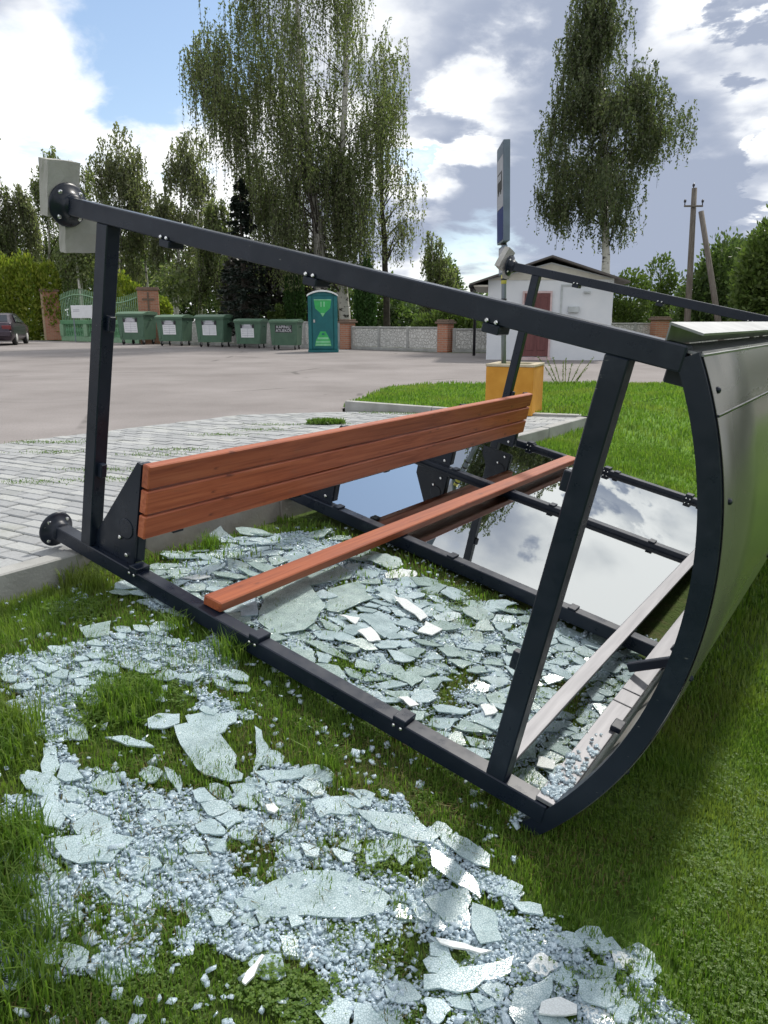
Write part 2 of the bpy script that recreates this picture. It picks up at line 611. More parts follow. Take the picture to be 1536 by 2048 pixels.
# intact panes: reflective toughened glass
m = bpy.data.materials.new('pane_glass')
m.use_nodes = True
t = NT(m.node_tree)
t.n.clear()
o_ = t.node('ShaderNodeOutputMaterial')
gl = t.node('ShaderNodeBsdfGlossy')
gl.inputs['Roughness'].default_value = .004
gl.inputs['Color'].default_value = (.93, .96, .95, 1)
tp = t.node('ShaderNodeBsdfTransparent')
tp.inputs[0].default_value = (.55, .62, .58, 1)
fr = t.node('ShaderNodeFresnel')
fr.inputs['IOR'].default_value = 2.6
mx = t.node('ShaderNodeMixShader')
fac = t.math('ADD', t.math('MULTIPLY', fr.outputs[0], .72), .42, clamp=True)
dirt = t.smooth(t.noise(coords(t, 'Object'), 6, 8, .7), .62, .85, 0, .12)
t.l.new(t.math('SUBTRACT', fac, dirt, clamp=True), mx.inputs[0])
t.l.new(tp.outputs[0], mx.inputs[1])
t.l.new(gl.outputs[0], mx.inputs[2])
t.l.new(mx.outputs[0], o_.inputs[0])
MATS['pane_glass'] = m


def glassmat(name, c0, c1, cell, rough, trans=.25, crackc=(.22, .27, .28)):
    m, t, b = mat(name, rough, 0, .6)
    v = coords(t, 'Position')
    vo = t.node('ShaderNodeTexVoronoi', feature='DISTANCE_TO_EDGE')
    t.l.new(v, vo.inputs['Vector'])
    vo.inputs['Scale'].default_value = cell
    v2 = t.node('ShaderNodeTexVoronoi', feature='F1')
    t.l.new(v, v2.inputs['Vector'])
    v2.inputs['Scale'].default_value = cell
    crack = t.smooth(vo.outputs['Distance'], .02, .11)
    oi = t.node('ShaderNodeObjectInfo')
    c = t.mix(t.math('FRACT', t.math('ADD', oi.outputs['Random'], t.node('ShaderNodeNewGeometry').outputs['Random Per Island'])), c0, c1)
    c = t.mix(t.noise(v, 9, 5), c, t.mix(.25, c, (.75, .84, .88)))
    c = t.mix(.5, c, t.mix(t.math('MULTIPLY', crack, 1.0), crackc, t.mix(.35, c, (.75, .86, .9))), 'MIX')
    t.l.new(c, b.inputs['Base Color'])
    # each crazed cell tilts its own way, so it glints on its own
    h = t.node('ShaderNodeSeparateColor')
    t.l.new(v2.outputs['Color'], h.inputs[0])
    bump(t, b, t.math('ADD', t.math('MULTIPLY', crack, .6), t.math('MULTIPLY', h.outputs[0], .5)), .45, .004)
    b.inputs['IOR'].default_value = 1.5
    tp = t.node('ShaderNodeBsdfTransparent')
    tp.inputs[0].default_value = (.86, .95, .93, 1)
    mx = t.node('ShaderNodeMixShader')
    t.l.new(t.smooth(t.noise(v, 14, 5, .6), .35, .7, trans * .4, trans * 1.4), mx.inputs[0])
    t.l.new(b.outputs[0], mx.inputs[1])
    t.l.new(tp.outputs[0], mx.inputs[2])
    t.l.new(mx.outputs[0], t.n['Material Output'].inputs[0])
    return m


glassmat('crazed_glass', (.35, .475, .49), (.44, .575, .62), 150, .18, .30, (.22, .32, .35))
glassmat('green_glass', (.24, .35, .315), (.32, .44, .405), 120, .14, .30, (.19, .28, .255))
glassmat('glass_crumb', (.41, .54, .64), (.54, .66, .75), 160, .16, .26, (.33, .45, .54))
glassmat('white_glass', (.74, .76, .74), (.80, .82, .80), 120, .12, .05, (.66, .70, .70))

noisy('planter_paint', (.50, .22, .022), (.60, .29, .04), 5, 7, .75, bstr=.2, bdist=.004, bscale=40)
noisy('planter_rim', (.42, .36, .26), (.52, .46, .34), 8, 6, .9, bstr=.2)
noisy('bin_green', (.062, .125, .082), (.080, .152, .10), 3, 5, .5, spec=.4)
noisy('bin_lid', (.085, .155, .10), (.11, .19, .125), 4, 5, .5, spec=.4)
plain('wheel_rubber', (.02, .02, .02), .8)
plain('caster_grey', (.45, .45, .44), .5)
plain('label_white', (.72, .73, .75), .6, var=.04)
plain('label_grey', (.40, .40, .45), .6)
plain('label_dark', (.03, .03, .035), .6)
noisy('toilet_teal', (.004, .10, .112), (.008, .135, .145), 3, 4, .45)
plain('toilet_white', (.75, .77, .76), .45)
plain('toilet_green', (.03, .36, .09), .5)
plain('toilet_pale_green', (.20, .52, .28), .5)
noisy('kiosk_wall', (.60, .63, .67), (.68, .70, .73), 1.2, 7, .85, bstr=.1, bdist=.01, bscale=20)
noisy('kiosk_wall_soffit', (.50, .48, .42), (.58, .56, .50), 4, 5, .85)
plain('kiosk_roof', (.10, .09, .085), .7)
m, t, b = mat('brown_door', .55, 0, .4)
t.l.new(t.ramp(t.noise(coords(t, 'Object', (12, 12, 1)), 2, 6), [(.3, (.10, .035, .035)), (.7, (.17, .06, .058))]), b.inputs['Base Color'])
plain('black_pipe', (.012, .012, .014), .4)
plain('grey_box', (.42, .45, .46), .6)
plain('pink_frame', (.55, .42, .42), .7)
m, t, b = mat('brick', .9, 0, .25)
br = t.node('ShaderNodeTexBrick')
tcn = t.node('ShaderNodeTexCoord')
mp = t.node('ShaderNodeMapping')
mp.inputs['Rotation'].default_value = (R_(90), 0, 0)
t.l.new(tcn.outputs['Object'], mp.inputs[0])
t.l.new(mp.outputs[0], br.inputs[0])
br.inputs['Color1'].default_value = (.36, .15, .09, 1)
br.inputs['Color2'].default_value = (.44, .20, .125, 1)
br.inputs['Mortar'].default_value = (.36, .31, .26, 1)
br.inputs['Scale'].default_value = 1.0
br.inputs['Mortar Size'].default_value = .008
br.inputs['Brick Width'].default_value = .25
br.inputs['Row Height'].default_value = .075
t.l.new(br.outputs[0], b.inputs['Base Color'])
plain('brick_tan', (.40, .30, .20), .9)
plain('pillar_cap', (.17, .12, .09), .9)
m, t, b = mat('fence_concrete', .9, 0, .25)
v = coords(t, 'Object')
vo = t.node('ShaderNodeTexVoronoi', feature='DISTANCE_TO_EDGE')
t.l.new(v, vo.inputs['Vector'])
vo.inputs['Scale'].default_value = 8.5
cr = t.smooth(vo.outputs['Distance'], .03, .14)
c = t.mix(cr, (.48, .47, .44), t.ramp(t.noise(v, 3, 6), [(.3, (.54, .53, .50)), (.7, (.66, .65, .62))]))
t.l.new(c, b.inputs['Base Color'])
bump(t, b, cr, .8, .03)
plain('green_paint', (.10, .25, .125), .55)
plain('pale_green_paint', (.20, .34, .21), .6)
plain('car_paint', (.055, .042, .055), .25, .5)
plain('car_glass', (.03, .035, .04), .06, 0, .8)
plain('tail_light_red', (.16, .015, .018), .2)
plain('plate_white', (.75, .75, .74), .5)
plain('sign_blue', (.012, .030, .16), .4)
plain('sign_white', (.36, .37, .41), .5)
plain('sign_back', (.13, .17, .22), .5)
plain('sign_black', (.02, .02, .022), .5)
plain('post_grey', (.20, .23, .27), .45, .3)
plain('yellow_band', (.55, .50, .10), .6)
noisy('pole_wood', (.10, .085, .07), (.17, .15, .13), 3, 7, .9, cscale=(8, 8, 1))
plain('insulator', (.03, .03, .04), .3)
plain('pebble', (.45, .40, .36), .8)

# ------------------------------------------------------------------ ground, asphalt, lawn
def gz(x, y):
    r = np.hypot(x, y)
    a = sstep(r, 20, 26)
    b_ = ((x < -2.5) & (y > 8)) * 1.0
    return -1.4 + 1.33 * np.maximum(a, 0) - 0.0 * b_


rr = np.concatenate([np.linspace(0, 30, 16), np.geomspace(34, 900, 20)])
aa = np.linspace(0, 2 * np.pi, 49)[:-1]
vv = [(0, 0, -1.4)]
for r in rr[1:]:
    for a in aa:
        x, y = r * math.cos(a), r * math.sin(a)
        vv.append((x, y, float(gz(x, y))))
ff = [(0, 1 + k, 1 + (k + 1) % 48) for k in range(48)]
for i in range(len(rr) - 2):
    for k in range(48):
        ff.append((1 + i * 48 + k, 1 + (i + 1) * 48 + k, 1 + (i + 1) * 48 + (k + 1) % 48, 1 + i * 48 + (k + 1) % 48))
MB().add(vv, ff).build('ground', MATS['far_ground'], kind='structure')

A0 = np.array([-3.419, 6.848])
A1 = np.array([-1.70, 9.00])
A2 = np.array([-.50, 9.36])
AB = A0 - 16 * np.array([.62, .785])
EDGE = [(-.52, 9.75), (-.35, 10.6), (-.12, 11.7), (.12, 12.7), (.55, 13.2), (1.6, 13.35), (5.4, 13.5), (9, 14.0), (20, 17), (60, 26)]
FENCE = [(-70, 62), (-23, 47.2), (-18.5, 44.2), (-11.3, 38.6), (-1.0, 30.75), (2.15, 27.6), (4.2, 27.0), (14, 27.5), (30, 32), (70, 42)]
poly = [tuple(AB)] + [tuple(A0), tuple(A1), tuple(A2)] + EDGE + [(90, 38)] + FENCE[::-1] + [(-110, 60), (-110, -30)]
bm = bmesh.new()
vs = [bm.verts.new((x, y, -.02)) for x, y in poly]
f = bm.faces.new(vs)
bmesh.ops.triangulate(bm, faces=[f])
bmesh.ops.recalc_face_normals(bm, faces=bm.faces)
me = bpy.data.meshes.new('asphalt_road')
bm.to_mesh(me)
bm.free()
link('asphalt_road', me, MATS['asphalt'], kind='structure')

# lawn: a dense grid beside the kerb plus a coarse skirt, and the strip beyond the end of the pavement
ee = np.concatenate([np.linspace(-40, -6, 10)[:-1], np.linspace(-6, 13, 115), np.linspace(13, 60, 16)[1:]])
dd = np.concatenate([[0, .05], np.linspace(.1, 6, 52), np.geomspace(6.4, 70, 16)])
X, Y = xy(ee[:, None], dd[None, :])
Z = zlawn(X, Y)
nv, mv = X.shape
vv = np.stack([X, Y, Z], -1).reshape(-1, 3)
i, j = np.meshgrid(np.arange(nv - 1), np.arange(mv - 1), indexing='ij')
q = np.stack([i * mv + j, i * mv + j + 1, (i + 1) * mv + j + 1, (i + 1) * mv + j], -1).reshape(-1, 4)
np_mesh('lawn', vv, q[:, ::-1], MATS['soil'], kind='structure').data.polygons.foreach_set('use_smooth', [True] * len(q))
kx, ky = xy(6.85, 0)
kx2, ky2 = xy(13.6, 0)
far_poly = [(-.45, 9.62), (.3, 9.42), (1.2, 9.10), (2.1, 8.84), (float(kx), float(ky))] + [tuple(map(float, xy(e, 0))) for e in (8, 9, 10, 11, 12, 13.2)] + \
    [(x, y) for x, y in EDGE[:7][::-1]]
bm = bmesh.new()
f = bm.faces.new([bm.verts.new((x, y, .012)) for x, y in far_poly])
bmesh.ops.triangulate(bm, faces=[f])
bmesh.ops.recalc_face_normals(bm, faces=bm.faces)
me = bpy.data.meshes.new('lawn')
bm.to_mesh(me)
bm.free()
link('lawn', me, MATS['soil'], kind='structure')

# ------------------------------------------------------------------ pavement of concrete blocks
PE0 = np.array(xy(-9, -.10))
PE1 = np.array(xy(6.72, -.10))
pv_poly = [tuple(PE0), tuple(PE1), (1.15, 9.0), (-.40, 9.32), tuple(A2 + [.03, -.05]), tuple(A1 + [.05, -.03]), tuple(A0 + [.05, -.03]), tuple(A0 - 9 * np.array([.62, .785]))]


def clip_poly(subject, clip):
    # Sutherland-Hodgman against a convex clip polygon (counter-clockwise)
    outp = subject
    n = len(clip)
    for k in range(n):
        a, b2 = clip[k], clip[(k + 1) % n]
        ex, ey = b2[0] - a[0], b2[1] - a[1]
        inp, outp = outp, []
        if not inp:
            return []
        s = inp[-1]
        for p in inp:
            cp = ex * (p[1] - a[1]) - ey * (p[0] - a[0])
            cs = ex * (s[1] - a[1]) - ey * (s[0] - a[0])
            if (cp >= 0) != (cs >= 0):
                u = cs / (cs - cp)
                outp.append((s[0] + u * (p[0] - s[0]), s[1] + u * (p[1] - s[1])))
            if cp >= 0:
                outp.append(p)
            s = p
    return outp


# the pavement outline is nearly convex; use its hull edges split into two convex pieces
pv_conv = [tuple(PE0), tuple(PE1), (1.15, 9.0), (-.40, 9.30), tuple(A1 + [.05, -.03]), tuple(A0 + [.05, -.03]), tuple(A0 - 9 * np.array([.62, .785]))]
bm = bmesh.new()
f = bm.faces.new([bm.verts.new((x, y, -.014)) for x, y in pv_conv])
bmesh.ops.recalc_face_normals(bm, faces=bm.faces)
me = bpy.data.meshes.new('pavement')
bm.to_mesh(me)
bm.free()
pavement = link('pavement', me, MATS['joint_sand'], kind='structure')
PC = np.array([math.sin(R_(-60)), math.cos(R_(-60))])
PN = np.array([PC[1], -PC[0]])
cells = []
org = np.array([-1.5, 5.0])
for iy in range(-70, 80):
    for ix in range(-45, 45):
        c0 = org + PN * (iy * .104) + PC * ((ix + .5 * (iy % 2)) * .206)
        cells.append(c0)
pav_me = []
for k in range(3):
    mb = MB()
    jx, jy = .004 * k * .3, .002 * k * .3
    mb.box((-.0985 + jx, -.0470 + jy, -.06), (.0985 - jx, .0470 - jy, 0), .006)
    me = bpy.data.meshes.new('paver')
    me.from_pydata(mb.v, [], mb.f)
    me.materials.append(MATS['paver'])
    pav_me.append(me)
full, cut = [], []
hx, hy = PC * .0985, PN * .0485
for c0 in cells:
    sq = [tuple(c0 - hx - hy), tuple(c0 + hx - hy), tuple(c0 + hx + hy), tuple(c0 - hx + hy)]
    pp, dep = proj(np.array([c0[0], c0[1], 0]))
    if dep < .5 or not (-500 < pp[0] < 1700):
        continue
    sgn = (sq[1][0] - sq[0][0]) * (sq[2][1] - sq[1][1]) - (sq[1][1] - sq[0][1]) * (sq[2][0] - sq[1][0])
    if sgn < 0:
        sq = sq[::-1]
    cp = clip_poly(sq, pv_conv)
    if len(cp) < 3:
        continue
    area = .5 * abs(sum(cp[i][0] * cp[(i + 1) % len(cp)][1] - cp[(i + 1) % len(cp)][0] * cp[i][1] for i in range(len(cp))))
    if area > .985 * .197 * .097:
        full.append((float(np.hypot(*c0)) + (0 if -40 < pp[0] < 1200 else 6), c0))
    elif area > .0008:
        cut.append(cp)
full.sort(key=lambda q: q[0])
ang = math.atan2(PC[1], PC[0])
rest = MB()
for k, (dist, c0) in enumerate(full):
    M = Matrix.Translation((c0[0], c0[1], random.uniform(-.004, .002))) @ Matrix.Rotation(ang + random.gauss(0, .006), 4, 'Z') @ \
        Matrix.Rotation(random.gauss(0, .008), 4, 'X')
    if k < 298:
        o = link('paver', pav_me[k % 3], None, pavement)
        o.matrix_local = M
    else:
        rest.box((-.0985, -.0470, -.03), (.0985, .0470, 0), 0, M)
for cp in cut:
    z = random.uniform(-.004, .001)
    rest.prism(cp, z - .03, z, 'z')
rest.build('paver_field', MATS['paver'], pavement, kind='stuff')

# kerb stones along the lawn and across the far end
kerb = thing('kerb', '', '', (0, 0, 0))
del kerb['label'], kerb['category']
kerb['kind'] = 'structure'
for k in range(-9, 7):
    e0, e1 = k * 1.0 + .004 - .25, k * 1.0 + .996 - .25
    if k == 6:
        e1 = 6.80
    ps = [xy(e0, -.10), xy(e1, -.10), xy(e1, 0), xy(e0, 0)]
    c0 = np.mean(ps, 0)
    mb = MB()
    mb.box((-(e1 - e0) / 2, -.05, -.30), ((e1 - e0) / 2, .05, .003 + random.uniform(-.003, .002)), .007)
    o = mb.build('kerb_stone', MATS['concrete'], kerb)
    o.location = (c0[0], c0[1], 0)
    o.rotation_euler = (random.gauss(0, .006), random.gauss(0, .003), math.atan2(KE[1], KE[0]) + random.gauss(0, .003))
for p0, p1, h0, h1 in [((-.47, 9.36), (.55, 9.10), .115, .07), ((.56, 9.098), (1.35, 8.92), .07, .03), ((1.36, 8.918), (2.22, 8.73), .03, .02)]:
    p0, p1 = np.array(p0), np.array(p1)
    ln = np.linalg.norm(p1 - p0)
    mb = MB()
    mb.prism([(0, -.25), (ln, -.25), (ln, h1), (0, h0)], 0, .12, 'y')
    o = mb.build('kerb_stone', MATS['concrete'], kerb)
    o.location = (p0[0], p0[1], 0)
    o.rotation_euler = (0, 0, math.atan2(p1[1] - p0[1], p1[0] - p0[0]))

# ------------------------------------------------------------------ toppled bus shelter
SU = Vector((.5537, .8327, 0.0))
SV = Vector((.8126, -.5404, -.2182))
SW = Vector((.1817, -.1208, .9759))
SO = Vector((-1.5656, 3.5628, .0927))
L, D = 4.288, 1.455
L3 = L / 3
sh = thing('bus_shelter', 'overturned dark steel bus shelter with red-brown bench slats and curved metal roof', 'bus shelter')
sh.matrix_world = Matrix(((SU.x, SV.x, SW.x, SO.x), (SU.y, SV.y, SW.y, SO.y), (SU.z, SV.z, SW.z, SO.z), (0, 0, 0, 1)))
FP = MATS['frame_paint']
PW = .068


def sbox(name, lo, hi, mt=FP, bev=.004, parent=sh, **k):
    mb = MB()
    mb.box(lo, hi, bev)
    return mb.build(name, mt, parent, **k)


def sbar(name, p0, p1, a, b2, up=(0, 0, 1), mt=FP, parent=sh, bev=.004, **k):
    mb = MB()
    mb.bar(p0, p1, a, b2, up, bev)
    return mb.build(name, mt, parent, **k)


hw = PW / 2
for k in range(4):
    u = k * L3
    sbox('rear_post', (u - hw, .02, -hw), (u + hw, 2.57 if k in (0, 3) else 2.57, hw))
for u in (0, L):
    sbox('front_post', (u - hw, .02, D - hw), (u + hw, 2.55, D + hw))
    sbox('crossbar', (u - hw * .97, .27 - hw, hw - .001), (u + hw * .97, .27 + hw, D - hw + .001))
    sbox('crossbar', (u - hw * .97, 2.384 - hw, hw - .001), (u + hw * .97, 2.384 + hw, D - hw + .001))
# foot flanges with bolts
fl = [(u, 0.0) for u in (0, L3, 2 * L3, L)] + [(0, D), (L, D)]
for (u, wv) in fl:
    M = Matrix.Translation((u, 0, wv)) @ Matrix.Rotation(R_(-90), 4, 'X')
    mb = MB()
    mb.lathe([(.083, 0), (.086, .004), (.086, .012), (.078, .016), (.055, .030), (.046, .046), (.044, .060)], 28, M)
    fo = mb.build('base_flange', FP, sh, True)
    for a in (45, 135, 225, 315):
        mb = MB()
        mb.lathe([(.010, .016), (.010, .024), (.006, .027)], 8, M @ Matrix.Translation((.066 * math.cos(R_(a)), .066 * math.sin(R_(a)), 0)))
        mb.build('bolt', MATS['bolt_metal'], fo)
# broken concrete footings still bolted on the two raised feet
def chunk(c0, size, rot, seed):
    rr_ = random.Random(seed)
    bm = bmesh.new()
    bmesh.ops.create_cube(bm, size=1)
    bmesh.ops.subdivide_edges(bm, edges=bm.edges[:], cuts=3, use_grid_fill=True)
    for q in bm.verts:
        q.co = Vector((q.co.x * size[0], q.co.y * size[1], q.co.z * size[2])) + Vector((rr_.gauss(0, .0013), rr_.gauss(0, .0013), rr_.gauss(0, .0013)))
    bmesh.ops.rotate(bm, verts=bm.verts, cent=(0, 0, 0), matrix=Euler(rot).to_matrix())
    bmesh.ops.translate(bm, verts=bm.verts, vec=c0)
    me = bpy.data.meshes.new('concrete_footing')
    bm.to_mesh(me)
    bm.free()
    return link('concrete_footing', me, MATS['concrete_light'], sh)


chunk((-.012, -.030, 1.512), (.150, .055, .215), (0, R_(-3), 0), 1)
chunk((.080, -.028, 1.352), (.150, .050, .165), (0, R_(-4), R_(3)), 2)
chunk((L - .03, -.04, 1.50), (.09, .06, .18), (0, R_(24), R_(20)), 3)
chunk((L + .06, -.03, 1.42), (.13, .06, .10), (0, R_(-38), R_(-14)), 4)

# bench: three seat slats on plates, and the single back slat
for w0, w1 in ((.180, .284), (.294, .400), (.410, .515)):
    o = sbox('seat_slat', (-2.0, -.0225, -(w1 - w0) / 2), (2.0, .0225, (w1 - w0) / 2), MATS['wood'], .005)
    o.location = (2.0, .592, (w0 + w1) / 2)
o = sbox('back_slat', (-2.07, -.05, -.022), (2.07, .05, .022), MATS['wood'], .005)
o.location = (2.075, 1.04, .0585)
o.rotation_euler = (R_(2), 0, 0)
for k in range(4):
    u = [.004, L3, 2 * L3, 3.97][k]
    mb = MB()
    mb.prism([(.305, .036), (.565, .036), (.565, .508), (.540, .512), (.305, .100)], u - .006, u + .006, 'x')
    pl = mb.build('bench_bracket', FP, sh)
    for (v_, w_) in ((.47, .14), (.52, .072)):
        mb = MB()
        mb.lathe([(.010, 0), (.010, .008), (.006, .011)], 8, Matrix.Translation((u - .006, v_, w_)) @ Matrix.Rotation(R_(-90), 4, 'Y'))
        mb.build('bolt', MATS['bolt_metal'], pl)
    mb = MB()
    mb.lathe([(.046, -.0), (.046, .003), (.042, .003)], 24, Matrix.Translation((u - .006, .50, .19)) @ Matrix.Rotation(R_(-90), 4, 'Y'))
    mb.build('boss', MATS['frame_paint'], pl, True)
    sbox('slat_bearer', (u + .007, .545, .05), (u + .05, .569, .51), FP, .002)
# small catches hanging under the seat
for u in (.18, 1.02, 1.9):
    sbox('seat_clip', (u, .555, .162), (u + .06, .60, .179), FP, .002)

# roof ribs: circular arcs at both ends
RC = (1.4275, .705)
RAD = 1.388


def rib_pts(r, a0=-.70, a1=.60, n=40):
    return [(RC[0] + r * math.cos(a0 + (a1 - a0) * k / n), RC[1] + r * math.sin(a0 + (a1 - a0) * k / n)) for k in range(n + 1)]


A_LO = math.atan2(-.17 - RC[1], 2.514 - RC[0])
A_HI = math.atan2(1.478 - RC[1], 2.576 - RC[0])
for u, s in ((0, 1), (L, -1), (L3, 1), (2 * L3, 1)):
    lo_, hi_ = (A_LO - .035, A_HI)
    if u not in (0, L):
        lo_, hi_ = A_LO + .06, A_HI - .06
    o_pts = rib_pts(RAD, lo_, hi_)
    i_pts = rib_pts(RAD - .058, lo_ + .06, hi_)
    mb = MB()
    mb.prism(o_pts + i_pts[::-1], u - .030, u + .030, 'x')
    mb.build('roof_rib', FP, sh)
# roof sheet
out_p = rib_pts(RAD + .006, A_LO + .005, A_HI, 48)
inn_p = rib_pts(RAD + .002, A_LO + .005, A_HI, 48)
n = len(out_p)
mb = MB()
vs, fs = [], []
us = np.linspace(-.012, L + .012, 9)
for k, u in enumerate(us):
    vs += [(u, a, b2) for a, b2 in out_p] + [(u, a, b2) for a, b2 in inn_p]
for k in range(len(us) - 1):
    for j in range(n - 1):
        a = k * 2 * n + j
        fs.append((a, a + 1, a + 1 + 2 * n, a + 2 * n))
        fs.append((a + n, a + n + 2 * n, a + n + 1 + 2 * n, a + n + 1))
for k in (0, len(us) - 1):
    for j in range(n - 1):
        a = k * 2 * n + j
        fs.append((a, a + 1, a + n + 1, a + n))
mb.add(vs, fs)
roof = mb.build('roof_sheet', MATS['roof_sheet'], sh, True)
roof.data.materials.append(MATS['sheet_inside'])
for p in roof.data.polygons:
    vi = [q % (2 * n) for q in p.vertices]
    if min(vi) >= n:
        p.material_index = 1
# seam near the front edge of the sheet and its screws
for wv_, off in ((1.34, .0), ):
    a = math.asin((wv_ - RC[1]) / (RAD + .007))
    mb = MB()
    r1 = RAD + .0065
    p = (RC[0] + r1 * math.cos(a), RC[1] + r1 * math.sin(a))
    mb.bar((-.014, *p), (L + .014, *p), .006, .006, (0, 1, 0), 0)
    mb.build('sheet_seam', FP, roof)
for wv_ in (1.395, 1.13, .62, .25):
    a = math.asin((wv_ - RC[1]) / (RAD + .006))
    for u in (.03, L3, 2 * L3, L - .03):
        mb = MB()
        mb.lathe([(.009, 0), (.009, .006), (.004, .010)], 8, Matrix.Translation((u, RC[0] + (RAD + .006) * math.cos(a), RC[1] + (RAD + .006) * math.sin(a))) @
                 Matrix.Rotation(a, 4, 'X') @ Matrix.Rotation(R_(-90), 4, 'X'))
        mb.build('roof_screw', FP, roof)
# eaves gutter along the raised front edge
mb = MB()
mb.prism([(2.488, 1.478), (2.492, 1.478), (2.492, 1.528), (2.575, 1.520), (2.575, 1.526), (2.488, 1.535)], -.02, L + .02, 'x')
mb.build('eaves_gutter', MATS['flashing_metal'], sh)
sbox('eaves_flange', (-.015, 2.5, 1.470), (L + .015, 2.592, 1.4775), MATS['flashing_metal'], .001)
sbox('front_beam', (hw, 2.50, D - .075), (L - hw, 2.56, D - .012), FP)
# rear rails
sbox('rear_rail', (hw + .002, 2.340, .034), (L - hw - .002, 2.402, .050), MATS['rail_metal'], .002)
sbox('rear_rail_web', (hw + .002, 2.340, -.03), (L - hw - .002, 2.349, .033), FP, .001)
sbox('eaves_beam', (-.028, 2.527, .038), (L + .028, 2.605, .052), MATS['rail_metal'], .002)
sbox('eaves_beam_web', (-.028, 2.575, -.03), (L + .028, 2.585, .037), FP, .001)
sbar('roof_stay', (1.02, 2.50, .070), (1.02, 2.735, .235), .04, .03, (1, 0, 0))
for u in (.52, 2.0, 2.9):
    sbox('beam_clip', (u, 2.585, .053), (u + .07, 2.625, .075), FP, .003)
# joints across the eaves beam
for u in (.74, .86):
    sbox('beam_joint', (u, 2.528, .0525), (u + .006, 2.604, .0545), FP, 0)

# glass clips with two bolts each
def clip(p, size, bolts):
    lo = Vector(p) - Vector(size) / 2
    hi = Vector(p) + Vector(size) / 2
    c_ = sbox('glass_clip', lo, hi, FP, .003)
    for (du, dv, dw) in bolts:
        mb = MB()
        q = Vector(p) + Vector((du, dv, dw))
        mb.lathe([(.0065, 0), (.0065, .005), (.004, .008)], 8, Matrix.Translation(q) @ Matrix.Rotation(R_(-90), 4, 'Y'))
        mb.build('clip_bolt', MATS['bolt_metal'], c_)


for uu in (0, L):
    for v_ in (.635, 1.335, 2.01):
        clip((uu, v_, D - hw - .013), (.076, .056, .026), [(-.038, -.015, .022), (-.038, .015, .022)])
    for v_ in (.60, 1.315, 2.005):
        clip((uu, v_, hw + .008), (.074, .054, .024), [(-.037, -.015, -.020), (-.037, .015, -.020)])
    for w_ in (.40, 1.04):
        clip((uu, .27 + hw + .012, w_), (.03, .03, .062), [])
    for w_ in (.45, 1.05):
        clip((uu, 2.384 - hw - .012, w_), (.03, .03, .062), [])
for k in (1, 2, 3):
    for v_ in (.62, 1.4, 2.1):
        clip((k * L3, v_, hw + .005), (.070, .042, .011), [])
# the two panes that survived
for k in (1, 2):
    sbox('glass_pane', (k * L3 + hw + .012, .31, -.006), ((k + 1) * L3 - hw - .012, 2.325, .004), MATS['pane_glass'], 0)
    for vv_ in (.295, 2.327):
        sbox('pane_rail', (k * L3 + hw + .001, vv_, -.02), ((k + 1) * L3 - hw - .001, vv_ + .012, .02), FP, .001)


def shw(u, v_, w_):
    return SO + SU * u + SV * v_ + SW * w_


# ------------------------------------------------------------------ bus stop planter, post and sign
pc = np.array([1.53, 9.16])
pl = thing('concrete_planter', 'yellow painted square concrete planter holding the bus stop post', 'planter', (pc[0], pc[1], 0), R_(-23))
mb = MB()
hs, ht = .275, .545
for x0, y0, x1, y1 in ((-hs, -hs, hs, -hs + .07), (-hs, hs - .07, hs, hs), (-hs, -hs + .0702, -hs + .07, hs - .0702), (hs - .07, -hs + .0702, hs, hs - .0702)):
    mb.box((x0, y0, 0), (x1, y1, ht), .006)
mb.build('box', MATS['planter_paint'], pl)
mb = MB()
hs2 = hs + .006
for x0, y0, x1, y1 in ((-hs2, -hs2, hs2, -hs2 + .085), (-hs2, hs2 - .085, hs2, hs2), (-hs2, -hs2 + .0852, -hs2 + .085, hs2 - .0852), (hs2 - .085, -hs2 + .0852, hs2, hs2 - .0852)):
    mb.box((x0, y0, ht + .001), (x1, y1, ht + .032), .006)
mb.build('rim', MATS['planter_rim'], pl)
MB().box((-hs + .071, -hs + .071, .1), (hs - .071, hs - .071, .49)).build('soil', MATS['soil'], pl)

pp = atY(1011, 720, 9.16)
sg = thing('bus_stop_sign', 'bus stop sign on a grey post rising from the yellow planter', 'sign', (pp[0], pp[1], 0), 0)
sg.rotation_euler = (0, R_(-2.0), 0)
mb = MB()
mb.tube([(0, 0, .491), (0, 0, 2.86)], .028, 12)
po = mb.build('post', MATS['post_grey'], sg, True)
mb = MB()
mb.tube([(0, 0, 1.46), (0, 0, 1.56)], .031, 12)
mb.build('post_band', MATS['yellow_band'], po, True)
for z0 in (1.20, 1.28, 1.50, 1.88):
    mb = MB()
    mb.tube([(0, 0, z0), (0, 0, z0 + .02)], .033, 12)
    mb.build('clamp', MATS['sign_black'], po, True)
# the board stands nearly along the line of sight
Mb = Matrix.Translation((-.012, 0, 0)) @ Matrix.Rotation(R_(-91), 4, 'Z')


def bd(name, x0, x1, z0, z1, y0, y1, mt, parent, bev=0):
    mb = MB()
    mb.box((x0, y0, z0), (x1, y1, z1), bev, Mb)
    return mb.build(name, mt, parent)


# local x runs along the board, local -y is its printed face (towards the left of the street)
board = bd('sign_board', -.27, .27, 1.90, 2.92, -.03, .042, MATS['sign_back'], sg, .004)
bd('face_white', -.25, .25, 2.26, 2.78, -.034, -.0305, MATS['sign_white'], board)
bd('face_blue', -.25, .25, 1.92, 2.255, -.034, -.0305, MATS['sign_blue'], board)
bd('face_header', -.25, .25, 2.785, 2.90, -.034, -.0305, MATS['sign_back'], board)
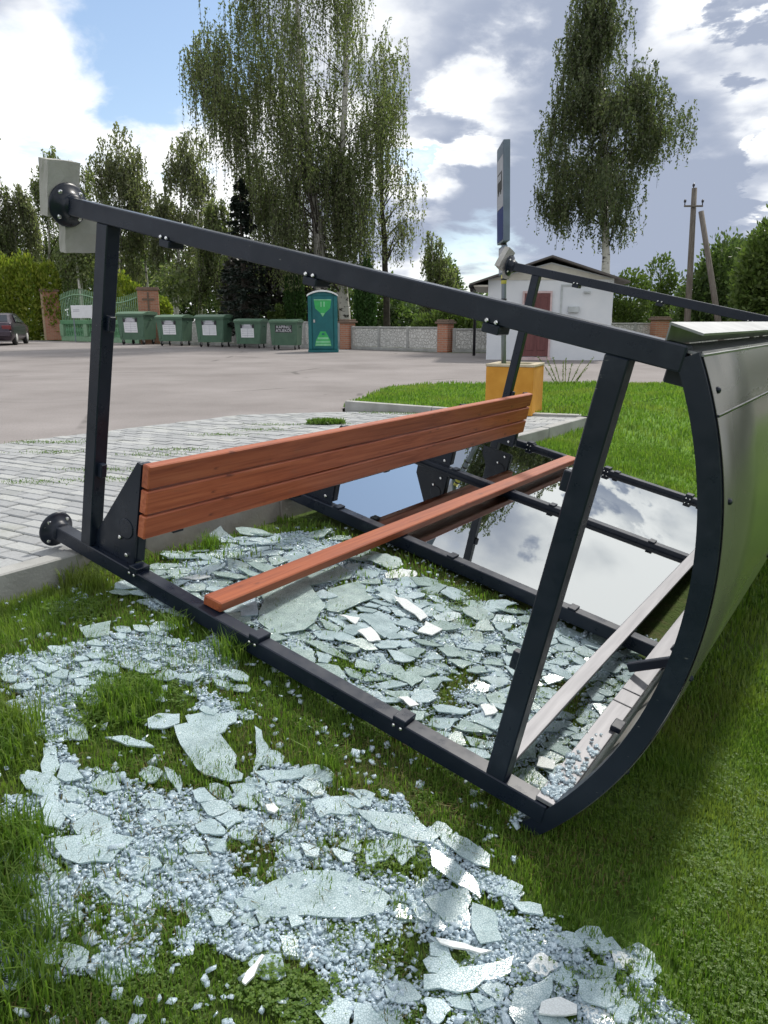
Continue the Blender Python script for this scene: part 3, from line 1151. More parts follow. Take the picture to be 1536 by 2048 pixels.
# bus pictogram: body, window band, wheels
mb = MB()
mb.box((-.17, -.037, 2.44), (.17, -.0345, 2.63), 0, Mb)
bus = mb.build('bus_pictogram', MATS['sign_black'], board)
for x0 in (-.14, -.045, .05):
    bd('face_white', x0, x0 + .075, 2.54, 2.61, -.0395, -.0375, MATS['sign_white'], board)
for x0 in (-.09, .09):
    mb = MB()
    mb.lathe([(.035, 0), (.035, .0025)], 14, Mb @ Matrix.Translation((x0, -.0345, 2.435)) @ Matrix.Rotation(R_(90), 4, 'X'))
    mb.build('bus_pictogram', MATS['sign_black'], board)
tb = bd('timetable_board', -.20, .24, 1.56, 1.86, -.02, .02, MATS['sign_back'], sg, .003)
bd('timetable_sheet', -.18, .22, 1.58, 1.84, -.024, -.0205, MATS['sign_white'], tb)

# ------------------------------------------------------------------ small kiosk building
bx, by = 2.92, 22.6
bl = thing('kiosk_building', 'small white rendered building with gable roof and brown door', 'building', (bx, by, 0), R_(-8))
W_, DP, HE, HR = 3.42, 4.6, 2.18, 2.74
mb = MB()
mb.prism([(0, -.1), (W_, -.1), (W_, HE), (W_ / 2, HR - .12), (0, HE)], 0, DP, 'y')
mb.build('wall', MATS['kiosk_wall'], bl)
mb = MB()
# roof slabs with overhang
oh = .52
sl = (HR - HE) / (W_ / 2)
for s in (0, 1):
    xr, xe = W_ / 2, (-oh if s == 0 else W_ + oh * .75)
    ze = HR - sl * abs(xe - xr)
    mb.prism([(xr, HR), (xe, ze), (xe, ze + .05), (xr, HR + .05)], -.32, DP + .3, 'y')
mb.build('roof', MATS['kiosk_roof'], bl)
mb = MB()
mb.prism([(.04, HE - .02), (W_ - .04, HE - .02), (W_ / 2, HR - .16)], -.03, -.003, 'y')
mb.build('gable_panel', MATS['kiosk_wall_soffit'], bl)
mb = MB()
mb.box((-.40, -.2, HE - .20), (-.003, DP, HE - .155))
mb.build('soffit', MATS['kiosk_wall_soffit'], bl)
dr = MB().box((1.02, -.05, .08), (1.72, .02, 1.80)).build('door', MATS['brown_door'], bl)
for x0, x1, z0, z1 in ((1.10, 1.33, .25, .85), (1.41, 1.64, .25, .85), (1.10, 1.33, .98, 1.68), (1.41, 1.64, .98, 1.68)):
    MB().box((x0, -.063, z0), (x1, -.0505, z1), .004).build('door_panel', MATS['brown_door'], dr)
MB().box((1.66, -.09, .92), (1.69, -.051, .98), .004).build('handle', MATS['bolt_metal'], dr)
for a in ((.965, -.055, .06, 1.017, .02, 1.86), (1.723, -.055, .06, 1.775, .02, 1.86), (1.019, -.055, 1.803, 1.721, .02, 1.86), (.93, -.14, -.02, 1.81, .02, .058)):
    MB().box(a[:3], a[3:], .003).build('door_frame', MATS['pink_frame'], bl)
for a in ((2.00, -.02, .70, 2.05, -.002, 2.03), (2.05, -.02, 1.98, 2.75, -.002, 2.03)):
    MB().box(a[:3], a[3:]).build('wall_trim', MATS['grey_box'], bl)
hb = MB().box((2.22, -.09, 1.28), (2.52, -.002, 1.44), .006).build('meter_box', MATS['grey_box'], bl)
MB().box((2.62, -.08, 1.80), (2.80, -.002, 1.845), .004).build('wall_lamp', MATS['grey_box'], bl)
MB().box((-.06, 1.5, .98), (-.002, 1.75, 1.08), .004).build('side_vent', MATS['grey_box'], bl)
MB().tube([(-.46, -.2, HE - .26), (-.46, -.1, HE - .30), (-.40, 1.9, HE - .45), (-.40, 2.0, HE - .6), (-.40, 2.0, 0)], .045, 8).build('downpipe', MATS['black_pipe'], bl, True)
MB().tube([(-.49, -.3, HE - .19), (-.49, DP + .2, HE - .19)], .055, 8).build('gutter', MATS['black_pipe'], bl, True)

# ------------------------------------------------------------------ five wheeled bins and the portable toilet
bw, bd_, bh = 1.30, 1.00, 1.30


def make_bin(label):
    t_ = thing('rubbish_bin', label, 'bin', group='green wheeled bins in a row')
    mb = MB()
    z0, z1 = .20, 1.16
    b0 = [(-bw * .455, -bd_ * .43), (bw * .455, -bd_ * .43), (bw * .455, bd_ * .43), (-bw * .455, bd_ * .43)]
    b1 = [(-bw * .5, -bd_ * .5), (bw * .5, -bd_ * .5), (bw * .5, bd_ * .5), (-bw * .5, bd_ * .5)]
    mb.add([(x, y, z0) for x, y in b0] + [(x, y, z1) for x, y in b1], [(3, 2, 1, 0), (4, 5, 6, 7)] + [(i, (i + 1) % 4, 4 + (i + 1) % 4, 4 + i) for i in range(4)])
    mb.box((-bw * .44, -bd_ * .47, .30), (-bw * .36, -bd_ * .40, 1.1), .01)
    mb.box((bw * .36, -bd_ * .47, .30), (bw * .44, -bd_ * .40, 1.1), .01)
    mb.build('body', MATS['bin_green'], t_)
    MB().box((-bw * .52, -bd_ * .54, 1.12), (bw * .52, bd_ * .53, 1.165), .01).build('rim', MATS['bin_green'], t_)
    mb = MB()
    pr = [(-bd_ * .54, 1.167), (bd_ * .53, 1.167), (bd_ * .53, 1.26), (bd_ * .2, 1.31), (-bd_ * .3, 1.285), (-bd_ * .55, 1.215)]
    mb.prism(pr, -bw * .535, bw * .535, 'x')
    mb.build('lid', MATS['bin_lid'], t_)
    for sx in (-1, 1):
        MB().tube([(sx * bw * .50, 0, .98), (sx * bw * .56, 0, .98)], .04, 8).build('trunnion', MATS['bin_green'], t_)
        MB().box((sx * bw * .17 - .07, -bd_ * .575, 1.02), (sx * bw * .17 + .07, -bd_ * .545, 1.05), .008).build('handle', MATS['bin_lid'], t_)
        for sy in (-1, 1):
            mb = MB()
            cx, cy = sx * bw * .38, sy * bd_ * .36
            mb.lathe([(.085, -.022), (.098, -.012), (.098, .012), (.085, .022)], 14, Matrix.Translation((cx, cy, .098)) @ Matrix.Rotation(R_(90), 4, 'Y'))
            wh = mb.build('wheel', MATS['wheel_rubber'], t_, True)
            mb = MB()
            mb.box((cx - .035, cy - .05, .10), (cx - .027, cy + .05, .21))
            mb.box((cx + .027, cy - .05, .10), (cx + .035, cy + .05, .21))
            mb.box((cx - .05, cy - .06, .205), (cx + .05, cy + .06, .22))
            mb.build('fork', MATS['caster_grey'], wh)
    return t_


def face_y(z):
    # front face of the bin body leans out with height
    return -bd_ * (.43 + .07 * (z - .2) / .96) - .006


def facebox(name, x0, x1, z0, z1, mt, parent, off=0.0, th=.004):
    y0, y1 = face_y(z0) - off, face_y(z1) - off
    vs = [(x0, y0, z0), (x1, y0, z0), (x1, y1, z1), (x0, y1, z1), (x0, y0 - th, z0), (x1, y0 - th, z0), (x1, y1 - th, z1), (x0, y1 - th, z1)]
    return MB().add(vs, [(0, 1, 2, 3), (7, 6, 5, 4), (0, 4, 5, 1), (1, 5, 6, 2), (2, 6, 7, 3), (3, 7, 4, 0)]).build(name, mt, parent)


def text_part(body, size, x, z, mt, parent, off=.01, sx=1.0):
    cu = bpy.data.curves.new('text', 'FONT')
    cu.body = body
    cu.size = size
    cu.align_x = 'CENTER'
    cu.extrude = .001
    tmp = bpy.data.objects.new('tmp_text', cu)
    COL.objects.link(tmp)
    bpy.context.view_layer.update()
    me = bpy.data.meshes.new_from_object(tmp.evaluated_get(bpy.context.evaluated_depsgraph_get()))
    bpy.data.objects.remove(tmp)
    me.materials.clear()
    o = link('lettering', me, mt, parent)
    tilt = math.atan2(-(face_y(z + .1) - face_y(z)), .1)
    o.matrix_local = Matrix.Translation((x, face_y(z) - off, z)) @ Matrix.Rotation(R_(90) + tilt, 4, 'X') @ Matrix.Diagonal((sx, 1, 1, 1))
    return o


bpx = [(238, 305, 689.5), (315, 378, 692), (393, 459, 694.5), (470, 530, 697), (540, 602, 700)]
blab = ['green wheeled bin nearest the brick pillar with the dark cross',
        'second green wheeled bin counting from the brick pillar with the cross',
        'middle green wheeled bin of the row of five',
        'green wheeled bin with a white notice, beside the bin lettered KAPINIŲ ATLIEKOS',
        'green wheeled bin lettered KAPINIŲ ATLIEKOS beside the portable toilet']
proto = None
for k, (x0, x1, yb) in enumerate(bpx):
    g0 = at((x0 + x1) / 2, yb, -.02)
    if k == 0:
        o = proto = make_bin(blab[0])
    else:
        o = copy_tree(proto)
        o['label'] = blab[k]
    o.location = (g0[0], g0[1] + .45, -.02)
    o.rotation_euler = (0, 0, R_(-17 + 2 * k))
    s = (x1 - x0) / 1550 * (g0[1] + .2) / 1.36
    o.scale = (s * .93, s * .9, s * .98)
bins = [o for o in COL.objects if o.name.startswith('rubbish_bin')]
bins.sort(key=lambda o: o.location.x)
for k, o in enumerate(bins):
    if k < 4:
        facebox('notice', -.34, .30, .48, .88, MATS['label_white'], o)
        nt_ = facebox('notice_header', -.29, .25, .885, 1.06, MATS['label_grey'], o)
        for sx in (-.315, .275):
            facebox('bracket', sx - .05, sx + .05, .90, 1.06, MATS['label_dark'], o, 0, .02)
        for zz in (.56, .64, .72, .80):
            facebox('printed_line', -.30, .26, zz, zz + .016, MATS['label_grey'], nt_, .0045, .001)
        for xx in (-.02,):
            facebox('printed_line', xx - .008, xx + .008, .50, .86, MATS['label_grey'], nt_, .006, .001)
        for zz in (.93, .99):
            facebox('printed_line', -.2, .16, zz, zz + .02, MATS['label_white'], nt_, .0045, .001)
    else:
        pk = facebox('name_plate', -.40, .40, .74, 1.06, MATS['label_dark'], o)
        text_part('KAPINIŲ', .175, 0, .915, MATS['label_white'], pk, .008, 1.0)
        text_part('ATLIEKOS', .165, 0, .765, MATS['label_white'], pk, .008, 1.0)

tp0 = at(644, 705, -.02)
to = thing('portable_toilet', 'teal portable toilet with white arched roof and green triangles on its door', 'portable toilet', (tp0[0] + .02, tp0[1] + .55, -.02), R_(3))
TW, TH = 1.02, 1.93
MB().box((-TW / 2, -.5, .10), (TW / 2, .5, TH), .02).build('body', MATS['toilet_teal'], to)
MB().box((-TW / 2 - .02, -.53, 0), (TW / 2 + .02, .53, .099), .01).build('base', MATS['toilet_teal'], to)
arc_ = [(TW * .53 * math.sin(R_(a)) / math.sin(R_(52)), TH + .02 + .16 * (math.cos(R_(a)) - math.cos(R_(52))) / (1 - math.cos(R_(52)))) for a in range(-52, 53, 8)]
mb = MB()
mb.prism(arc_ + [(x, z - .055) for x, z in arc_[::-1]], -.56, .56, 'y')
mb.build('roof', MATS['toilet_white'], to)
mb = MB()
mb.prism([(x * .96, z - .057) for x, z in arc_] + [(TW * .49, TH), (-TW * .49, TH)][:2], -.49, .49, 'y')
mb.build('gable', MATS['toilet_teal'], to)
for sx in (-1, 1):
    MB().box((sx * TW * .44 - .06, -.545, .1), (sx * TW * .44 + .06, -.501, TH - .01), .01).build('corner_post', MATS['toilet_teal'], to)
td = MB().box((-.36, -.53, .12), (.36, -.501, TH - .05), .01).build('door', MATS['toilet_teal'], to)


def tri(name, pts, y, mt):
    return MB().prism(pts, y - .004, y, 'y').build(name, mt, td)


tri('emblem_shield', [(-.30, 1.76), (.30, 1.76), (.26, 1.50), (.10, 1.36), (0, 1.20), (-.10, 1.36), (-.26, 1.50)], -.531, MATS['toilet_green'])
tri('emblem_edge', [(-.30, 1.80), (.30, 1.80), (.30, 1.765), (-.30, 1.765)], -.531, MATS['toilet_pale_green'])
for x0 in (-.075, .03):
    tri('emblem_bar', [(x0, 1.55), (x0 + .045, 1.55), (x0 + .045, 1.72), (x0, 1.72)], -.5355, MATS['toilet_pale_green'])
tri('emblem_tip', [(-.07, 1.34), (.07, 1.34), (0, 1.22)], -.5355, MATS['toilet_pale_green'])
tri('emblem_triangle', [(-.29, .22), (.29, .22), (.25, .42), (.09, .72), (-.09, .72), (-.25, .42)], -.531, MATS['toilet_green'])
for z0, ww in ((.23, .27), (.33, .25), (.45, .19)):
    tri('emblem_stripe', [(-ww, z0), (ww, z0), (ww * .96, z0 + .07), (-ww * .96, z0 + .07)], -.5355, MATS['toilet_pale_green'])
tri('emblem_spot', [(-.05, .60), (.05, .60), (.04, .66), (-.04, .66)], -.5355, MATS['toilet_teal'])
MB().box((-.33, -.555, 1.02), (-.27, -.531, 1.12), .005).build('latch', MATS['caster_grey'], td)

# ------------------------------------------------------------------ cemetery fence, pillars and gate
def pillar(x, y, wx, wy, h, rz, label, cross=False, capm='pillar_cap', tan=False):
    t_ = thing('brick_pillar', label, 'pillar', (x, y, -.02), rz, 'brick pillars of the cemetery fence')
    MB().box((-wx / 2, -wy / 2, 0), (wx / 2, wy / 2, h - .12), .01).build('shaft', MATS['brick'], t_)
    MB().box((-wx / 2 - .07, -wy / 2 - .07, h - .119), (wx / 2 + .07, wy / 2 + .07, h - .05), .01).build('cap', MATS[capm], t_)
    MB().box((-wx / 2 - .02, -wy / 2 - .02, h - .049), (wx / 2 + .02, wy / 2 + .02, h + .02), .01).build('cap_top', MATS[capm], t_)
    if tan:
        MB().box((-wx / 2 - .012, -wy / 2 - .012, .0), (-wx / 2 + .10, -wy / 2 + .1, h - .125)).build('corner_band', MATS['brick_tan'], t_)
    if cross:
        MB().box((-.04, -wy / 2 - .03, h - 1.35), (.04, -wy / 2 - .002, h - .22)).build('cross', MATS['pillar_cap'], t_)
        MB().box((-.27, -wy / 2 - .032, h - .58), (.27, -wy / 2 - .004, h - .50)).build('cross', MATS['pillar_cap'], t_)
    return t_


g1 = at(103, 680, -.02)
pillar(g1[0] - .0, g1[1] + .3, .95, .95, 2.85, R_(24), 'tall red brick pillar beside the white sign on green railings', tan=True)
g2 = np.array([-11.35, 38.3])
pillar(g2[0] - .0, g2[1] + .4, .95, .7, 2.62, R_(14), 'brick pillar with a dark cross behind the green bins', True)
g3 = at(695, 698.5, -.02)
pillar(g3[0], g3[1] + .2, .44, .44, 1.12, R_(-35), 'short brick pillar just right of the portable toilet')
g4 = at(891, 705, -.02)
pillar(g4[0], g4[1] + .2, .42, .42, 1.10, R_(-35), 'short brick pillar close to the white building downpipe')
pillar(10.9, 31.5, .55, .5, 1.22, R_(5), 'short brick pillar behind the white building, by the dark bushes')
pillar(-22.2, 44.5, 1.3, .9, 1.75, R_(10), 'low brick pillar behind the dark parked car')


def panel_fence(p0, p1, h, n, label):
    p0, p1 = np.array(p0), np.array(p1)
    ln = float(np.linalg.norm(p1 - p0))
    a = math.atan2(p1[1] - p0[1], p1[0] - p0[0])
    t_ = thing('concrete_fence', label, 'fence', (p0[0], p0[1], -.02), a)
    for k in range(n):
        x0, x1 = ln * k / n + .02, ln * (k + 1) / n - .02
        o = MB().box((x0, -.04, .12), (x1, .04, h - .07), .01).build('panel', MATS['fence_concrete'], t_)
        MB().box((x0, -.065, h - .069), (x1, .065, h), .01).build('coping', MATS['concrete'], t_)
    for k in range(n + 1):
        x0 = ln * k / n
        MB().box((x0 - .055, -.07, 0), (x0 + .055, .07, h + .01), .01).build('fence_post', MATS['concrete'], t_)
    MB().box((0, -.09, 0), (ln, .09, .11), .01).build('plinth', MATS['concrete'], t_)
    return t_


panel_fence((g3[0] + .2, g3[1] + .05), (g4[0] - .2, g4[1] + .35), .87, 3, 'pale patterned concrete fence between the two short brick pillars')
panel_fence((g4[0] + .3, g4[1] + .1), (4.4, 27.6), .82, 1, 'end of the pale concrete fence running behind the white building')
panel_fence((g2[0] + .6, g2[1] + .1), (g3[0] - .3, g3[1] + .4), 1.05, 6, 'pale concrete fence running behind the green bins')
panel_fence((8.0, 31.4), (16, 33), 1.0, 4, 'low concrete fence at the bushes behind the white building')

# green gate with balusters, railings above and a white sign
p0 = np.array([-18.0, 44.6])
p1 = np.array([-11.9, 38.9])
ln = float(np.linalg.norm(p1 - p0))
ga = math.atan2(p1[1] - p0[1], p1[0] - p0[0])
gt = thing('cemetery_gate', 'green gate with low balusters and open railings between two tall brick pillars', 'gate', (p0[0], p0[1], -.02), ga)
MB().box((0, -.12, .0), (ln, .12, .26), .01).build('plinth', MATS['pale_green_paint'], gt)
MB().box((0, -.12, .90), (ln, .12, 1.12), .02).build('top_rail', MATS['green_paint'], gt)
for x0 in (0, ln * .33, ln * .66, ln - .4):
    MB().box((x0, -.16, .261), (x0 + .4, .16, .899), .01).build('end_block', MATS['pale_green_paint'], gt)
k = 0
for x0 in np.arange(.55, ln - .2, .27):
    mb = MB()
    mb.lathe([(.09, .261), (.09, .30), (.05, .36), (.085, .50), (.10, .58), (.05, .74), (.045, .80), (.09, .86), (.09, .899)], 10, Matrix.Translation((float(x0), 0, 0)))
    mb.build('baluster', MATS['green_paint'], gt, True)
for x0 in np.arange(.1, ln, .19):
    h_ = 2.2 + .25 * math.sin((x0 / ln) * math.pi * 2)
    MB().tube([(float(x0), 0, 1.121), (float(x0), 0, h_ + .28)], .022, 5).build('railing_bar', MATS['pale_green_paint'], gt)
mb = MB()
mb.tube([(float(x0), -.028, 2.2 + .25 * math.sin((x0 / ln) * math.pi * 2)) for x0 in np.linspace(.02, ln - .02, 20)], .03, 6)
mb.build('railing_top', MATS['pale_green_paint'], gt)
s0 = atY(164, 625, 41.5)
sgn = thing('notice_sign', 'white notice board fixed in front of the green gate', 'sign', (s0[0], s0[1], -.02), ga * .3)
MB().box((-.62, -.03, 1.22), (.62, .03, 1.86), .01).build('board', MATS['label_white'], sgn)
for z0 in (1.62, 1.55):
    MB().box((-.5, -.034, z0), (-.12, -.031, z0 + .03)).build('printed_line', MATS['label_grey'], sgn)
for sx in (-.55, .55):
    MB().tube([(sx, .05, 0), (sx, .05, 1.8)], .03, 6).build('leg', MATS['post_grey'], sgn)

# ------------------------------------------------------------------ parked car seen from behind
cg = at(14, 692, -.02)
car = thing('parked_car', 'dark violet-grey saloon car parked by the cemetery gate', 'car', (cg[0] - .78, cg[1] + .3, -.02), R_(14))
# loft: stations along y (0 = rear bumper), each a half-width profile
st = [(0.0, .70, .35, .62, .63), (.06, .80, .26, .90, .92), (.12, .83, .22, .98, 1.0), (.55, .85, .20, 1.00, 1.02), (1.0, .86, .20, .98, 1.35), (1.5, .86, .20, .98, 1.44), (2.4, .86, .20, .97, 1.43),
      (3.1, .86, .20, .95, 1.0), (4.0, .83, .22, .86, .88), (4.3, .72, .30, .66, .68)]
vs, fs = [], []
for y, hwid, zb, zs, zt in st:
    rw = hwid * (.74 if zt > zs + .1 else .93)
    ring = [(-hwid * .9, zb), (-hwid, zb + .18), (-hwid, zs - .12), (-hwid * .96, zs), (-rw, zt - .04 if zt > zs + .1 else zt), (-rw * .8, zt)]
    ring += [(-x, z) for x, z in ring[::-1]]
    vs += [(x, y, z) for x, z in ring]
nr = 12
for i in range(len(st) - 1):
    for k in range(nr):
        fs.append((i * nr + k, i * nr + (k + 1) % nr, (i + 1) * nr + (k + 1) % nr, (i + 1) * nr + k))
fs += [tuple(range(nr)), tuple((len(st) - 1) * nr + k for k in range(nr - 1, -1, -1))]
body = MB().add(vs, fs).build('body', MATS['car_paint'], car, True)
MB().add([(-.60, .60, 1.035), (.60, .60, 1.035), (.52, .985, 1.33), (-.52, .985, 1.33), (-.60, .58, 1.045), (.60, .58, 1.045), (.52, .965, 1.345), (-.52, .965, 1.345)],
         [(0, 1, 2, 3), (7, 6, 5, 4), (0, 4, 5, 1), (1, 5, 6, 2), (2, 6, 7, 3), (3, 7, 4, 0)]).build('rear_window', MATS['car_glass'], car)
for sx in (-1, 1):
    q = [(sx * .845, 1.1, 1.02), (sx * .845, 2.9, 1.0), (sx * .665, 2.35, 1.37), (sx * .665, 1.45, 1.39)]
    q2 = [(x * 1.02, y, z + .005) for x, y, z in q]
    MB().add(q + q2, [(0, 1, 2, 3), (7, 6, 5, 4), (0, 4, 5, 1), (1, 5, 6, 2), (2, 6, 7, 3), (3, 7, 4, 0)]).build('side_window', MATS['car_glass'], car)
    MB().box((sx * .63 - .19, -.01 + .03, .70), (sx * .63 + .19, .115, .88), .02).build('tail_light', MATS['tail_light_red'], car)
    for yw in (.95, 3.45):
        mb = MB()
        mb.lathe([(.24, -.10), (.31, -.08), (.31, .08), (.24, .10)], 20, Matrix.Translation((sx * .76, yw, .31)) @ Matrix.Rotation(R_(90), 4, 'Y'))
        tw = mb.build('wheel', MATS['wheel_rubber'], car, True)
        mb = MB()
        mb.lathe([(.19, -.108), (.20, .108), (.05, .112)], 16, Matrix.Translation((sx * .76, yw, .31)) @ Matrix.Rotation(R_(90), 4, 'Y'))
        mb.build('rim', MATS['caster_grey'], tw, True)
MB().box((-.84, -.08, .38), (.84, .10, .64), .04).build('bumper', MATS['car_paint'], car)
np_ = MB().box((-.26, -.022, .715), (.26, -.004 + .03, .835), .004).build('number_plate', MATS['plate_white'], car)
MB().box((-.255, -.0245, .72), (-.215, -.0225, .83)).build('plate_band', MATS['sign_blue'], np_)
MB().box((-.30, .0, .90), (.30, .115, .935), .01).build('trunk_trim', MATS['rail_metal'], car)

# ------------------------------------------------------------------ utility pole with strut
up = atY(1378, 640, 24.5)
ut = thing('utility_pole', 'dark wooden utility pole with a leaning strut and small crossarm', 'utility pole', (up[0], up[1], 0), 0)
tp_ = atY(1389, 376, 24.5) - up
MB().tube([(0, 0, -.5), (tp_[0] * .5, 0, (tp_[2] + up[2]) * .5), (tp_[0], 0, tp_[2] + up[2])], [.105, .09, .075], 10).build('pole', MATS['pole_wood'], ut, True)
s0_ = atY(1444, 660, 24.2) - up
s1_ = atY(1398, 424, 24.45) - up
MB().tube([(s0_[0], -.8, -.3), (s1_[0], -.2, s1_[2] + up[2])], [.095, .075], 10).build('strut', MATS['pole_wood'], ut, True)
zc_ = tp_[2] + up[2]
ca = MB().box((tp_[0] - .30, -.13, zc_ - .54), (tp_[0] + .26, -.077, zc_ - .49), .01).build('crossarm', MATS['pole_wood'], ut)
for dx in (-.28, .24):
    mb = MB()
    mb.lathe([(.015, -.489), (.015, -.42), (.035, -.41), (.038, -.36), (.02, -.33)], 10, Matrix.Translation((tp_[0] + dx, -.10, zc_)))
    mb.build('insulator', MATS['insulator'], ca, True)
mb = MB()
mb.lathe([(.015, 0), (.015, .04), (.035, .05), (.038, .10), (.02, .13)], 10, Matrix.Translation((tp_[0] - .03, 0, zc_ - .005)))
mb.build('insulator', MATS['insulator'], ut, True)
# ------------------------------------------------------------------ trees
def leaf_quads(C, A, S, ln, wd):
    # rhombus leaves: centre, axis, side, length, width
    ln = ln[:, None]
    wd = wd[:, None]
    v = np.stack([C - A * ln * .5, C + S * wd * .5, C + A * ln * .5, C - S * wd * .5], 1).reshape(-1, 3)
    return v, np.arange(len(v)).reshape(-1, 4)


def unit(v):
    return v / (np.linalg.norm(v, axis=-1, keepdims=True) + 1e-9)


def env_at(env, z):
    zs = [e[0] for e in env]
    return np.interp(z, zs, [e[1] for e in env]), np.interp(z, zs, [e[2] for e in env])


def birch(name, label, base, trunks, env, nstr, leaf, droop, mt, seed, group=None, nleaf=16, limbs=26, bark='bark_birch', cl=40, depth=.8, hints=(), tight=.62, clear=None):
    """env: (z, x_min, x_max) silhouette of the crown relative to the base; strands hang from limb tips"""
    r = np.random.default_rng(seed)
    t_ = thing(name, label, 'tree', (base[0], base[1], 0), 0, group)
    z0, z1 = env[0][0], env[-1][0]
    tr = MB()
    tops = []
    for pts, rad in trunks:
        pts = [Vector(p) for p in pts]
        dense = []
        for i in range(len(pts) - 1):
            for k in range(4):
                p = pts[i].lerp(pts[i + 1], k / 4)
                dense.append(p + Vector((r.normal(0, rad * .12), r.normal(0, rad * .12), 0)))
        dense.append(pts[-1])
        tr.tube(dense, [rad * (1 - .88 * k / (len(dense) - 1)) for k in range(len(dense))], 8)
        tops.append(dense)
    tr.build('trunk', MATS[bark], t_, True)
    # clump centres inside the silhouette
    cs = []
    while len(cs) < cl:
        z = r.uniform(z0 + (z1 - z0) * .06, z1)
        a, b2 = env_at(env, z)
        if b2 - a < .1 or r.uniform(0, 1) > (b2 - a) / max(e[2] - e[1] for e in env) + .25:
            continue
        x = a + (b2 - a) * r.uniform(.06, .94)
        yd = (b2 - a) * .5 * depth * math.sqrt(max(0, 1 - ((x - (a + b2) / 2) / ((b2 - a) / 2 + 1e-3)) ** 2))
        cs.append((x, r.uniform(-yd, yd), z))
    for hx_, hz_ in hints:
        cs.append((hx_, r.normal(0, .8), hz_))
    cl = len(cs)
    cs = np.array(cs)
    lb = MB()
    for i in range(min(limbs, cl)):
        c_ = cs[i]
        ds = tops[int(r.integers(len(tops)))]
        zt = c_[2] - abs(r.normal(1.0, .4)) * (.22 * (z1 - z0)) * .6
        j = int(np.argmin([abs(p.z - zt) for p in ds]))
        s = ds[j]
        e_ = Vector(c_)
        mid = s.lerp(e_, .55) + Vector((0, 0, .12 * (e_ - s).length))
        rd = max(.012, .05 * (1 - j / len(ds)))
        lb.tube([s, s.lerp(mid, .5) + Vector((0, 0, .02)), mid, e_], [rd * 1.2, rd, rd * .6, rd * .25], 5, False)
    lb.build('limb', MATS['bark_dark'], t_, True)
    # drooping strands
    sig = .085 * (z1 - z0)
    k = r.integers(0, cl, nstr)
    A0_ = cs[k] + r.normal(0, 1, (nstr, 3)) * np.array([sig * tight, sig * tight, sig * .55])
    a, b2 = env_at(env, np.clip(A0_[:, 2], z0, z1))
    okk = (A0_[:, 0] > a - .25) & (A0_[:, 0] < b2 + .25) & (A0_[:, 2] < z1 + .3) & (A0_[:, 2] > z0 - .2)
    A0_ = A0_[okk]
    n = len(A0_)
    dl = droop * r.uniform(.35, 1.25, n)
    dl = np.minimum(dl, np.maximum(A0_[:, 2] - z0 + .5 * droop, .3))
    hd = r.uniform(0, 2 * np.pi, n)
    tt = np.linspace(0, 1, nleaf)[None, :] + r.uniform(-.03, .03, (n, nleaf))
    def path(q):
        o_ = .16 * dl[:, None] * np.sin(np.clip(q, 0, 1) * 1.4)
        return (A0_[:, 0:1] + np.cos(hd)[:, None] * o_, A0_[:, 1:2] + np.sin(hd)[:, None] * o_,
                A0_[:, 2:3] + .10 * dl[:, None] * np.sin(q * 3) - dl[:, None] * np.maximum(q, 0) ** 1.25)
    X0, Y0, Z0 = path(np.repeat(np.linspace(0, 1, 6)[None], n, 0))
    tw = np.stack([X0, Y0, Z0], -1)
    wv_ = np.stack([np.sin(hd), -np.cos(hd), 0 * hd], -1)[:, None] * (leaf * .09 * np.linspace(1.2, .5, 6))[None, :, None]
    tv = np.stack([tw - wv_, tw + wv_], 2).reshape(-1, 3)
    kk_ = (np.arange(n)[:, None] * 12 + np.arange(5)[None] * 2).reshape(-1, 1)
    np_mesh('twigs', tv, kk_ + np.array([[0, 1, 3, 2]]), MATS['bark_dark'], t_)
    Cx, Cy, Cz = path(tt)
    Cx = Cx + r.normal(0, leaf * .42, (n, nleaf))
    Cy = Cy + r.normal(0, leaf * .42, (n, nleaf))
    C = np.stack([Cx, Cy, Cz], -1).reshape(-1, 3)
    if clear is not None:
        tx = np.interp(C[:, 2], clear[0], clear[1])
        C = C[~((np.abs(C[:, 0] - tx) < clear[2] + r.normal(0, .12, len(C))) & (C[:, 1] < .4) & (C[:, 2] < clear[0][-1]))]
    N_ = len(C)
    A = unit(r.normal(0, .6, (N_, 3)) + np.array([0, 0, -1.0]))
    S = unit(np.cross(A, unit(r.normal(0, 1, (N_, 3)))))
    v_, q_ = leaf_quads(C, A, S, leaf * r.uniform(.55, 1.7, N_), leaf * r.uniform(.4, .9, N_))
    np_mesh('crown', v_, q_, MATS[mt], t_)
    return t_


def mass(parent, name, centres, radii, n, leaf, mt, seed, up=.2, shell=.55, asp=1.0, **props):
    """leaf clumps filling ellipsoids (centres, radii), denser to the outside"""
    r = np.random.default_rng(seed)
    centres = np.array(centres, float)
    radii = np.array(radii, float)
    vol = np.prod(radii, axis=1) ** (2 / 3)
    k = r.choice(len(centres), n, p=vol / vol.sum())
    d = unit(r.normal(0, 1, (n, 3)))
    rad = r.uniform(shell ** 2, 1, n) ** .5 * (1 + r.normal(0, .07, n))
    C = centres[k] + d * radii[k] * rad[:, None]
    A = unit(d + r.normal(0, .6, (n, 3)) + np.array([0, 0, up]))
    S = unit(np.cross(A, unit(r.normal(0, 1, (n, 3)))))
    v_, q_ = leaf_quads(C, A, S, leaf * asp * r.uniform(.7, 1.5, n), leaf * r.uniform(.6, 1.1, n))
    if 'zmin' in props:
        v_[:, 2] = np.maximum(v_[:, 2], props.pop('zmin'))
    return np_mesh(name, v_, q_, MATS[mt], parent, **props)


